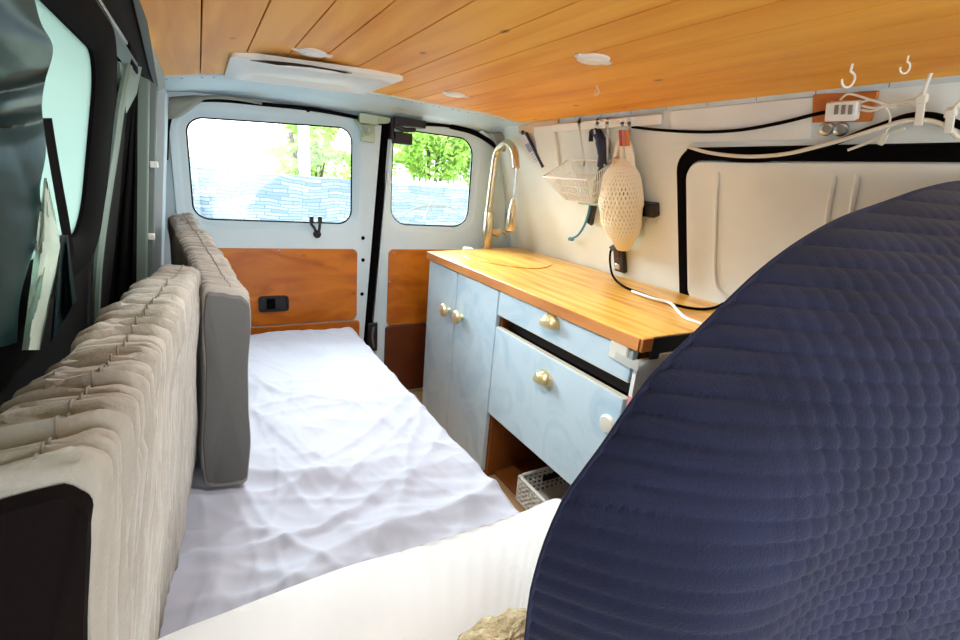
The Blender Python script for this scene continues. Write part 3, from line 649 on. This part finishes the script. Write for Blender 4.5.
# child-safety strap round the near corner
lt = thing('safety_strap', (FX, YN, .715), 'white plastic safety strap round the near corner of the drawers', 'latch')
zz = at(633, 363, 0, FX).z
bm = nb(); obox(bm, (FX-.004, YN+.055, zz+.012), (0, 1, 0), (1, 0, 0), (0, 0, 1), .055, .008, .045); obj('pad', bm, 'cream_plastic', lt, bevel=.004)
bm = nb(); obox(bm, (FX+.09, YN-.004, zz+.008), (1, 0, 0), (0, 1, 0), (0, 0, 1), .07, .008, .035); obj('pad', bm, 'cream_plastic', lt, bevel=.004)
bm = nb(); loft(bm, [[V((FX-.008, YN+.06, z)), V((FX-.014, YN+.01, z)), V((FX-.010, YN-.010, z)), V((FX+.02, YN-.012, z)), V((FX+.09, YN-.009, z))] for z in (zz-.008, zz+.012)], False); bmesh.ops.solidify(bm, geom=bm.faces[:], thickness=.003); obj('strap', bm, 'white_plastic', lt)
c = at(608, 424, 0, FX); bm = nb(); lathe(bm, (FX, c.y, c.z), (-1, 0, 0), [(0, .023), (.006, .023), (.009, .020), (.010, .006)], 20); tag(obj('catch_disc', bm, 'cream_plastic'), 'round cream plastic catch stuck on the lower drawer near the seat', 'catch')
c = at(627, 408, 0, FX); bm = nb(); box(bm, (FX, c.y-.012, c.z-.03), (FX+.0125, c.y+.004, c.z+.03)); tag(obj('hinge', bm, 'pink', bevel=.001), 'small pinkish hinge leaf at the near edge of the lower drawer', 'hinge')
# plastic basket in the niche
bk = thing('storage_basket', (.99, .96, .099), 'white perforated plastic basket inside the open niche', 'basket')
bx0, bx1, by0, by1, bz0, bz1 = .845, 1.20, .75, 1.065, .099, .185
bm = nb()
def wallgrid(p, dx, nh, nvv):
    p, dx = V(p), V(dx); ln = dx.length; d = dx.normalized(); up = V((0, 0, 1)); nn = d.cross(up)
    for i in range(nvv+1): obox(bm, p+dx*(i/nvv)+up*((bz1-bz0)/2), d, nn, up, .007, .003, bz1-bz0)
    for j in range(nh+1): obox(bm, p+dx*.5+up*((bz1-bz0)*j/nh), d, nn, up, ln, .003, .007)
wallgrid((bx0, by1, bz0), (bx1-bx0, 0, 0), 5, 18); wallgrid((bx0, by0, bz0), (bx1-bx0, 0, 0), 5, 18); wallgrid((bx0, by0, bz0), (0, by1-by0, 0), 5, 16); wallgrid((bx1, by0, bz0), (0, by1-by0, 0), 5, 16)
box(bm, (bx0, by0, bz0), (bx1, by1, bz0+.003)); obj('body', bm, 'white_plastic', bk, smooth=False)
bm = nb(); tube(bm, [V((x, y, bz1)) for x, y in rrect(bx0, bx1, by0, by1, .02, 5)], .006, 8, True); obj('rim', bm, 'white_plastic', bk)
bm = nb(); box(bm, (bx0+.10, by1-.006, bz1-.045), (bx0+.24, by1+.003, bz1-.025)); obj('hand_slot', bm, 'shadow_gap', bk)

# ------------------------------------------------------------------ tap
TY = 1.905; TX = at(487, 246, 2, WT).x; TX = at(487, 240, 1, TY).x
tp = thing('kitchen_tap', (TX, TY, WT), 'brushed gold gooseneck kitchen tap with a pull-down spray head', 'tap')
bm = nb(); lathe(bm, (TX, TY, WT), (0, 0, 1), [(0, .027), (.008, .027), (.010, .023), (.05, .025), (.165, .023), (.172, .018), (.175, .012)], 20); obj('column', bm, 'nickel', tp)
P1, P2 = at(488, 215, 1, TY), at(493.5, 172, 1, TY); P3, P4, P5, P6 = [at(x, y, 0, P2.x + .004) for x, y in ((497, 152), (506, 143), (514, 151), (516, 168))]
bm = nb(); tube(bm, [V((TX, TY, WT+.16)), P1, P2, P3, P4, P5, P6], .0165, 12, smooth=8); obj('spout', bm, 'nickel', tp)
q = at(513, 202, 0, P6.x); e = at(510.5, 232, 0, P6.x)
bm = nb(); tube(bm, [P6+V((0, 0, .01)), (P6+q)/2+V((.002, 0, 0)), q], .005, 8, smooth=4); obj('hose', bm, 'steel', tp)
bm = nb(); lathe(bm, q+V((0, 0, .01)), e-q, [(0, .009), (.02, .012), (.025, .013), (.05, .018), ((e-q).length, .024), ((e-q).length+.004, .022)], 18); obj('spray_head', bm, 'nickel', tp)
bm = nb(); la = V((TX, TY, WT+.085)); lb = at(499, 233, 1, TY-.01); tube(bm, [la, lb], .018, 12); tube(bm, [lb+V((-.015, 0, .018)), lb+V((.015, -.004, .012)), lb+V((.04, -.01, -.004))], .007, 8); obj('lever', bm, 'nickel', tp)

# ------------------------------------------------------------------ right wall: blanked window
RYV = V((0, 1, 0)); RUP = RN.cross(RYV).normalized(); RUP = RUP if RUP.z > 0 else -RUP
def RL(pts, off=0): return [RW(y, z, off) for y, z in pts]
wy0, wy1, wz0, wz1 = .05, .985, .75, 1.245
wnd = None
bm = nb()
e = lambda d, off, r: RL(rrect(wy0+d, wy1-d, wz0+d, wz1-d, r, 8), off)
loft(bm, [e(0, .001, .06), e(.002, .008, .06), e(.030, .010, .05), e(.033, .004, .05), e(.033, .0015, .05)]); struct('window_4', bm, 'black_rubber')
bm = nb(); loft(bm, [e(.033, .0025, .05), e(.036, .010, .05), e(.055, .011, .06), e(.068, .003, .06), e(.20, .0035, .05)], True, False, True)
bl = obj('metal_blank', bm, 'panel_white', bpy.data.objects['window_4']); bl['label'] = 'white painted metal blank instead of glass'
for y, z0, z1 in ((.850, .87, 1.19),):
    bm = nb(); tube(bm, [RW(y, z1, .006), RW(y+.004, (z0+z1)/2, .006), RW(y, z0, .006), RW(y-.06, z0-.045, .006)], .005, 8, smooth=6); obj('pressed_rib', bm, 'panel_white', bl)
for y in (.565, .52):
    bm = nb(); tube(bm, [RW(y, 1.19, .005), RW(y+.004, 1.06, .005), RW(y+.004, .85, .005)], .006, 8, smooth=4); obj('pressed_rib', bm, 'panel_white', bl)
# plain white board above the window
bm = nb(); prism(bm, RL(((.622, 1.258), (.622, 1.342), (1.0, 1.342), (1.0, 1.258)), .001), RN*.006); tag(obj('wall_board', bm, 'panel_white', smooth=False, bevel=.001), 'flat white board screwed above the blanked side window', 'board')
bm = nb(); prism(bm, RL(((1.53, 1.19), (1.53, 1.335), (1.66, 1.335), (1.66, 1.19)), .001), RN*.012); tag(obj('wall_board', bm, 'wall_white', smooth=False, bevel=.002), 'small white board at the left end of the hook rail', 'board')
bm = nb(); a = [R(x, y, .002) for x, y in ((520, 133), (534, 133), (548, 128), (560, 123), (560, 119), (540, 121), (520, 126))]; prism(bm, a, RN*.008); tag(obj('edge_moulding', bm, 'tan', bevel=.002), 'curved pinkish wooden edge piece where ceiling meets the rear corner', 'trim')
# hook rail
rl = thing('hook_rail', RW(1.27, 1.325), 'white rail fixed along the top of the right wall above the basket', 'rail')
bm = nb(); prism(bm, RL(((1.03, 1.312), (1.03, 1.338), (1.53, 1.338), (1.53, 1.312)), .004), RN*.018); obj('bar', bm, 'white_plastic', rl, bevel=.003)
for x, yb in ((584, 166), (607, 166), (597, 132), (622, 134), (629, 134)):
    p = R(x if x > 590 else 579, 124, .024); q = R(x, yb, .024); bm = nb()
    loft(bm, [[p+RN*-.022+V((0, s*.006, .018)), p+V((0, s*.007, .018)), p+V((0, s*.007, 0)), q+V((0, s*.004, .012)), q+V((0, s*.004, 0)), q+RN*.010+V((0, s*.004, -.004)), q+RN*.014+V((0, s*.004, .010))] for s in (-1, 1)], False)
    bmesh.ops.solidify(bm, geom=bm.faces[:], thickness=.003); obj('hook', bm, 'white_plastic', rl)
# wire basket hanging from the rail
wb = thing('wire_basket', R(590, 190, .05), 'white wire basket hanging from the rail on the right wall', 'basket')
A, B = R(568, 160, .012), R(613, 161, .012); C_ = onp(588, 180, RP+RN*.115, RN); D_ = onp(543, 177, RP+RN*.115, RN)
a2, b2 = R(578, 197, .012), R(606, 199, .012); c2 = onp(592, 203, RP+RN*.07, RN); d2 = onp(566, 200, RP+RN*.07, RN)
bm = nb(); tube(bm, [A, B, C_, D_], .0042, 8, True); obj('rim', bm, 'white_plastic', wb)
bm = nb(); tp_, bt_ = [A, B, C_, D_], [a2, b2, c2, d2]
for k in range(4):
    p0, p1, q0, q1 = tp_[k], tp_[(k+1) % 4], bt_[k], bt_[(k+1) % 4]
    for i in range(13): t = i/13; tube(bm, [p0.lerp(p1, t), q0.lerp(q1, t)], .0016, 5)
    for j in (.33, .66, 1.0): tube(bm, [p0.lerp(q0, j), p1.lerp(q1, j)], .0018, 5)
for i in range(1, 9): t = i/9; tube(bm, [a2.lerp(b2, t), d2.lerp(c2, t)], .0016, 5); tube(bm, [a2.lerp(d2, t), b2.lerp(c2, t)], .0016, 5)
obj('wires', bm, 'white_plastic', wb)
bm = nb(); m0 = (a2+b2)/2; obox(bm, m0.lerp(c2, .4)+V((0, -.02, -.012)), (0, 1, 0), (1, 0, 0), (0, 0, 1), .13, .05, .014); tag(obj('sponge', bm, 'latch', bevel=.004), 'grey green scourer under the wire basket', 'sponge')
# brush behind the basket
br = thing('washing_brush', R(600, 132, .02), 'dark navy handled brush hanging behind the wire basket', 'brush')
h0, h1, h2, h3 = R(592, 132, .018), R(598, 134, .018), R(603, 150, .018), R(602, 166, .018)
bm = nb(); tube(bm, [h0+V((0, 0, -.03)), h0, h1, h2, h3], [.008, .010, .016, .020, .017], 10, smooth=6); obj('handle', bm, 'navy', br)
bm = nb(); tube(bm, [h3, R(597, 182, .014), R(595, 196, .014)], .009, 8); obj('shaft', bm, 'navy', br)
bm = nb(); a, b = R(594, 203, .015), R(590, 224, .015); obox(bm, (a+b)/2, b-a, RN, (b-a).cross(RN), (b-a).length, .014, .026); obj('head', bm, 'black_plastic', br, bevel=.003)
bm = nb(); tube(bm, [R(590, 205, .03), R(588, 215, .03), R(584, 226, .028), R(578, 235, .024), R(571, 239, .02)], .0045, 8, smooth=6); obox(bm, R(571, 239, .02), (0, 1, 0), RN, RUP, .022, .012, .012)
tag(obj('blue_cord', bm, 'blue_cord'), 'short blue cord dangling under the wire basket', 'cord')
# string bag
sb = thing('string_bag', R(622, 140, .03), 'cream crochet string bag hanging from the hook rail', 'bag')
def bagp(a, t, k=1.0):                        # t 0 top .. 1 bottom
    cx = [(623, 158), (621, 177), (620, 203), (622, 228), (623, 249)]; wd = [.026, .070, .090, .074, .026]
    f = t*4; i = min(int(f), 3); s = f-i; px_ = cx[i][0]*(1-s)+cx[i+1][0]*s; py_ = cx[i][1]*(1-s)+cx[i+1][1]*s; w = wd[i]*(1-s)+wd[i+1]*s
    w *= k*(1+.10*nz(math.cos(a)*2, t*4, 3)); c = R(px_, py_, .05*min(1, w/.05)+.004)
    return c + V((0, math.cos(a)*w, 0)) + RN*(math.sin(a)*w*.55)
bm = nb(); NB = 34
for k in range(NB):
    for sg in (-1, 1): tube(bm, [bagp(2*math.pi*k/NB + sg*t/18*2.2, t/18) for t in range(19)], .0028, 5)
obj('net', bm, 'net', sb)
bm = nb(); loft(bm, [[bagp(2*math.pi*k/32, t/14, .9) for k in range(32)] for t in range(15)], True, True, True); obj('filling', bm, 'net_inside', sb)
for x0, x1 in ((617, 631), (622, 634)):
    bm = nb(); tube(bm, [R(622, 136, .028), R(x0, 150, .032), R(612 if x0 < 620 else x0, 176, .05)], .008, 8, smooth=5); tube(bm, [R(624, 136, .028), R(x1-3, 150, .032), R(x1, 180, .05)], .008, 8, smooth=5); obj('strap', bm, 'net', sb)
bm = nb(); tube(bm, [R(617, 158, .05), R(613, 182, .055)], .012, 8); tag(obj('wooden_spoon', bm, 'tan'), 'pale wooden handle sticking out of the string bag', 'spoon')
for (x, m, lab) in ((621.5, 'red', 'red clothes peg clipped at the top of the string bag'), (624.5, 'pink', 'pink clothes peg between the red and orange pegs'), (628, 'orange', 'orange clothes peg clipped nearest the black wall cable')):
    a, b = R(x-1, 130, .045), R(x, 146, .048); bm = nb()
    for s in (-1, 1): obox(bm, (a+b)/2+V((0, s*.003, 0)), b-a, RN, (b-a).cross(RN), (b-a).length, .008, .0035)
    tag(obj('clothes_peg', bm, m, bevel=.001), lab, 'peg', 'clothes pegs on the string bag')
# printed card with a dark edge
cd = thing('printed_card', R(533, 150, .01), 'narrow white printed card with dark edge stuck in the rear corner', 'card')
P = [R(x, y, .012) for x, y in ((519, 137), (527, 134), (541, 163), (536, 167))]
bm = nb(); prism(bm, P, RN*.003); obj('face', bm, 'card', cd)
bm = nb(); tube(bm, [R(526, 133, .014), R(543, 167, .014)], .007, 6); lathe(bm, R(523, 132.5, .012), RN, [(0, .009), (.006, .008)], 10); obj('spine', bm, 'navy', cd)
bm = nb(); prism(bm, [P[0].lerp(P[3], .28).lerp(P[1].lerp(P[2], .28), .25)+RN*.0035, P[0].lerp(P[3], .28).lerp(P[1].lerp(P[2], .28), .8)+RN*.0035, P[0].lerp(P[3], .55).lerp(P[1].lerp(P[2], .55), .8)+RN*.0035, P[0].lerp(P[3], .55).lerp(P[1].lerp(P[2], .55), .25)+RN*.0035], RN*.0006)
for t in (.64, .72, .80, .88): a, b = P[0].lerp(P[3], t), P[1].lerp(P[2], t); tube(bm, [a.lerp(b, .3)+RN*.0038, a.lerp(b, .85)+RN*.0038], .0012, 4)
obj('print', bm, 'card_print', cd)
# sockets and cables
def plate(name, x0, y0, x1, y1, th, m, par=None, off=.001, bevel=.004):
    a, b = R(x0, y0), R(x1, y1); bm = nb(); prism(bm, RL(((a.y, a.z), (b.y, a.z), (b.y, b.z), (a.y, b.z)), off), RN*th); return obj(name, bm, m, par, bevel=bevel)
sk = thing('wall_socket', R(651, 215, .0), 'black double socket box on the wall beside the string bag', 'socket')
plate('housing', 642, 200, 661, 216, .030, 'black_plastic', sk, bevel=.006); plate('cover', 643.5, 201.5, 652, 214, .034, 'black_rubber', sk)
s2 = thing('socket_strip', R(623, 270, .0), 'black socket strip with plugged in cable above the worktop', 'socket')
plate('housing', 616, 243, 628, 272, .018, 'black_plastic', s2); plate('outlet', 618, 248, 624, 258, .020, 'ply_dark', s2); plate('outlet', 618, 261, 624, 269, .020, 'steel', s2)
bm = nb(); prism(bm, [R(x, y, .02) for x, y in ((612, 246), (616, 243), (627, 242), (627, 249), (617, 250))], RN*.02); obj('plug', bm, 'black_plastic', s2, bevel=.004)
def wt_pt(x, y, dz=.004): return at(x, y, 2, WT+dz)
bm = nb(); tube(bm, [R(616, 245, .03), R(611, 250, .035), R(610, 262, .05), R(613, 276, .06), wt_pt(623, 286, .008), wt_pt(640, 293), wt_pt(660, 300), wt_pt(680, 306), wt_pt(700, 309), wt_pt(716, 307), wt_pt(728, 300)], .004, 8, smooth=6)
tag(obj('power_cable', bm, 'black_rubber'), 'black power cable trailing from the socket strip across the worktop', 'cable')
bm = nb(); tube(bm, [wt_pt(632, 291, .009), wt_pt(652, 298, .009), wt_pt(670, 303, .008), wt_pt(677, 310), wt_pt(686, 318), wt_pt(702, 324)], .0042, 8, smooth=6)
tag(obj('white_cable', bm, 'white_plastic'), 'white cable lying on the worktop beside the black one', 'cable')
bm = nb(); tube(bm, [R(632, 127, .010), R(660, 130, .010), R(700, 132, .012), R(740, 130, .012), R(780, 123, .012), R(812, 115, .012), R(832, 111, .012)], .004, 8, smooth=6)
tag(obj('lighting_cable', bm, 'black_rubber'), 'thin black cable running along the wall board to the connector', 'cable')
def cable(name, pts, r, m, label, off=.02):
    bm = nb(); tube(bm, [R(x, y, off) for x, y in pts], r, 8, smooth=6); tag(obj(name, bm, m), label, 'cable')
cable('drooping_cable', ((688, 150), (705, 155), (730, 159), (755, 160), (785, 157), (812, 150), (840, 141), (865, 131), (885, 124), (905, 117), (925, 115), (945, 119), (975, 132)), .0062, 'black_rubber', 'thick black cable drooping across the top of the blanked window', .016)
cable('drooping_cable', ((689, 147), (706, 152), (730, 155.5), (755, 156.5), (785, 154), (812, 148), (845, 139), (880, 128), (905, 121), (930, 121), (948, 128), (958, 138)), .0045, 'cream_plastic', 'white cable following the thick black cable over the window', .026)
cable('drooping_cable', ((848, 150), (870, 142), (890, 134), (905, 128)), .003, 'cream_plastic', 'short thin white cable below the white one near the cable ties', .022)
# wood block with connector, round caps, ties
jb = thing('connector_block', R(848, 120, 0), 'reddish wood block carrying a white wire connector near the ceiling', 'connector')
P = [R(x, y, .002) for x, y in ((815, 94), (880, 91), (872, 121), (814, 122))]; bm = nb(); prism(bm, P, RN*.008); o = obj('wood_block', bm, 'ply', jb, bevel=.001)
P = [R(x, y, .010) for x, y in ((831, 101), (863, 99), (860, 119), (829, 120))]; bm = nb(); prism(bm, P, RN*.020); obj('connector', bm, 'white_plastic', jb, bevel=.003)
for k in range(3): P = [R(x, y, .030) for x, y in ((835+k*7, 105), (839+k*7, 104.6), (838+k*7, 114), (834+k*7, 114.5))]; bm = nb(); prism(bm, P, RN*.0015); obj('terminal', bm, 'greylid', jb)
for k, pts in enumerate((((862, 102), (872, 100), (884, 106), (890, 118), (887, 130), (882, 139)), ((862, 106), (875, 108), (895, 104), (922, 97)), ((861, 110), (872, 111), (888, 106), (905, 104), (918, 111)), ((840, 100), (848, 94), (862, 97), (880, 103), (896, 108)))):
    bm = nb(); tube(bm, [R(x, y, .024) for x, y in pts], .0022, 6, smooth=6); obj('wire', bm, 'cream_plastic', jb)
bm = nb(); obox(bm, R(883.5, 139, .024), (R(880, 143)-R(887, 131)), RN, (R(880, 143)-R(887, 131)).cross(RN), .022, .008, .009); obj('wire_end', bm, 'cream_plastic', jb)
for x, y, lab in ((827.5, 128.5, 'round metal switch cap nearest the string bag, under the wood block'), (842, 129, 'round metal switch cap under the connector, nearer the window ties')):
    s = thing('switch_cap', R(x, y), lab, 'switch', 'round caps under the wood block')
    bm = nb(); lathe(bm, R(x, y, .001), RN, [(0, .0145), (.006, .0145), (.008, .012)], 18); obj('ring', bm, 'steel', s)
    bm = nb(); lathe(bm, R(x, y, .006), RN, [(0, .009), (.004, .008), (.005, .003)], 14); obj('button', bm, 'greylid', s)
for (bx, by), (tx, ty), (ux, uy), lab in (((919, 120), (922, 99), (931, 73), 'white cable tie with long tail around the drooping cables'), ((949, 127), (951, 113), (962, 100), 'white cable tie further along the drooping cables at the photo edge')):
    a, b, c = R(bx, by, .03), R(tx, ty, .03), R(ux, uy, .03); t = thing('cable_tie', a, lab, 'tie', 'cable ties')
    bm = nb(); obox(bm, (a+b)/2, b-a, RN, (b-a).cross(RN), (b-a).length+.02, .006, .012); obj('band', bm, 'cream_plastic', t, bevel=.001)
    bm = nb(); obox(bm, b, b-a, RN, (b-a).cross(RN), .014, .012, .016); obj('head', bm, 'cream_plastic', t, bevel=.002)
    bm = nb(); tube(bm, [b, b.lerp(c, .5)+RN*.004, c], .0032, 6, smooth=4); obj('tail', bm, 'cream_plastic', t)

# ------------------------------------------------------------------ ceiling: vent, spotlights, hooks
vt = thing('roof_vent', (.29, 1.53, 1.35), 'white square roof vent frame set in the wooden ceiling', 'vent')
def VZ(x): return ceil_z(x)
def vloop(x0, x1, y0, y1, r, dz): return [V((x, y, VZ(x)+dz)) for x, y in rrect(x0, x1, y0, y1, r, 6)]
X0, X1, Y0_, Y1_ = .082, .515, 1.375, 1.735
bm = nb(); loft(bm, [vloop(X0, X1, Y0_, Y1_, .02, .004), vloop(X0, X1, Y0_, Y1_, .02, -.008), vloop(X0+.02, X1-.02, Y0_+.02, Y1_-.02, .03, -.017), vloop(X0+.035, X1-.035, Y0_+.035, Y1_-.03, .03, -.017), vloop(X0+.055, X1-.055, Y0_+.055, Y1_-.045, .04, -.004)], True, True, True); obj('frame', bm, 'white_plastic', vt)
bm = nb()
def vp(x, y): c = at(x, y, 2, 1.33); c = at(x, y, 2, ceil_z(c.x)-.020); return c
loft(bm, [[vp(*p) for p in ((250, 60), (268, 60.5), (290, 62.5), (312, 65.5), (332, 69), (352, 73))], [vp(*p) for p in ((250, 60.5), (268, 63.5), (290, 67.5), (312, 71), (332, 73), (352, 73.6))]], False); bmesh.ops.solidify(bm, geom=bm.faces[:], thickness=.002); o = obj('opening', bm, 'plank_gap', vt); o['label'] = 'dark curved gap along the front of the vent'
for x, y, lab in ((312, 52, 'white flush ceiling spotlight beside the roof vent'), (593, 60, 'white flush ceiling spotlight in the middle of the planks'), (455, 95, 'white flush ceiling spotlight nearest the rear doors and tap')):
    c = at(x, y, 2, 1.362); c.z = ceil_z(c.x); s = thing('ceiling_spotlight', c, lab, 'light', 'flush ceiling spotlights')
    bm = nb(); lathe(bm, c, (0, 0, -1), [(0, .034), (.004, .034), (.007, .028), (.007, .020)], 24); obj('bezel', bm, 'lamp_white', s)
    bm = nb(); lathe(bm, c+V((0, 0, -.0065)), (0, 0, -1), [(0, .020), (.002, .018), (.003, .006)], 20); obj('lens', bm, 'lens', s)
    for k in (-1, 1): bm = nb(); obox(bm, c+V((k*.036, 0, -.003)), (1, 0, 0), (0, 1, 0), (0, 0, 1), .02, .016, .005); obj('clip', bm, 'lamp_white', s, bevel=.002)
def cup_hook(x, y, sz, lab, flip=1):
    c = at(x, y, 2, 1.360); c.z = ceil_z(c.x); ax = V((RT[0], RT[1], 0)).normalized()
    s = thing('cup_hook', c, lab, 'hook', 'white cup hooks screwed into the ceiling')
    ctr = c+V((0, 0, -.036*sz)); pts = [c, c+V((0, 0, -.009*sz))]
    for k in range(13): a = math.radians(85-k*22); pts.append(ctr + (ax*flip*math.cos(a)*.016*sz + V((0, 0, math.sin(a)*.018*sz))))
    bm = nb(); tube(bm, pts, .0028*sz, 8, smooth=3); obj('hook', bm, 'white_plastic', s)
cup_hook(852, 66, .72, 'large white cup hook in the ceiling above the connector block')
cup_hook(908, 58, .5, 'white cup hook in the ceiling nearest the upper right photo edge')
cup_hook(597, 88, .42, 'small white cup hook in the ceiling above the hook rail')

# ------------------------------------------------------------------ light
w = bpy.data.worlds.new('sky'); SC.world = w; w.use_nodes = True; nt = w.node_tree
bg = nt.nodes['Background']; bg.inputs['Strength'].default_value = 1.0
tcn = nt.nodes.new('ShaderNodeTexCoord'); sp = nt.nodes.new('ShaderNodeSeparateXYZ'); rp = nt.nodes.new('ShaderNodeValToRGB')
nt.links.new(tcn.outputs['Generated'], sp.inputs[0]); nt.links.new(sp.outputs['Z'], rp.inputs[0]); nt.links.new(rp.outputs[0], bg.inputs['Color'])
rp.color_ramp.elements[0].position = 0; rp.color_ramp.elements[0].color = (.95, .98, 1, 1); rp.color_ramp.elements[1].position = .9; rp.color_ramp.elements[1].color = (.74, .87, 1, 1)
SC.view_settings.view_transform = 'Standard'; SC.view_settings.look = 'None'; SC.view_settings.gamma = 1; SC.view_settings.use_curve_mapping = False
SC.view_settings.exposure = 2.75

for x, y in ((.249, 1.287), (.723, .84), (.73, 1.493), (.249, .64)):    # the ceiling spotlights (the fourth is unseen, added to brighten the near bed)
    ld = bpy.data.lights.new('spot', 'SPOT'); ld.energy = 2.3 if y < .7 else 1.5; ld.spot_size = math.radians(165); ld.spot_blend = 1; ld.shadow_soft_size = .03; ld.color = (.95, .97, 1)
    lo = bpy.data.objects.new('spot', ld); COL.objects.link(lo); lo.location = (x, y, ceil_z(x)-.02)
sd = bpy.data.lights.new('sun', 'SUN'); sd.energy = 3.2; sd.angle = math.radians(50); sd.color = (.92, .97, 1)
so = bpy.data.objects.new('sun', sd); COL.objects.link(so); so.rotation_euler = V((.18, -1, -.42)).to_track_quat('-Z', 'Y').to_euler()
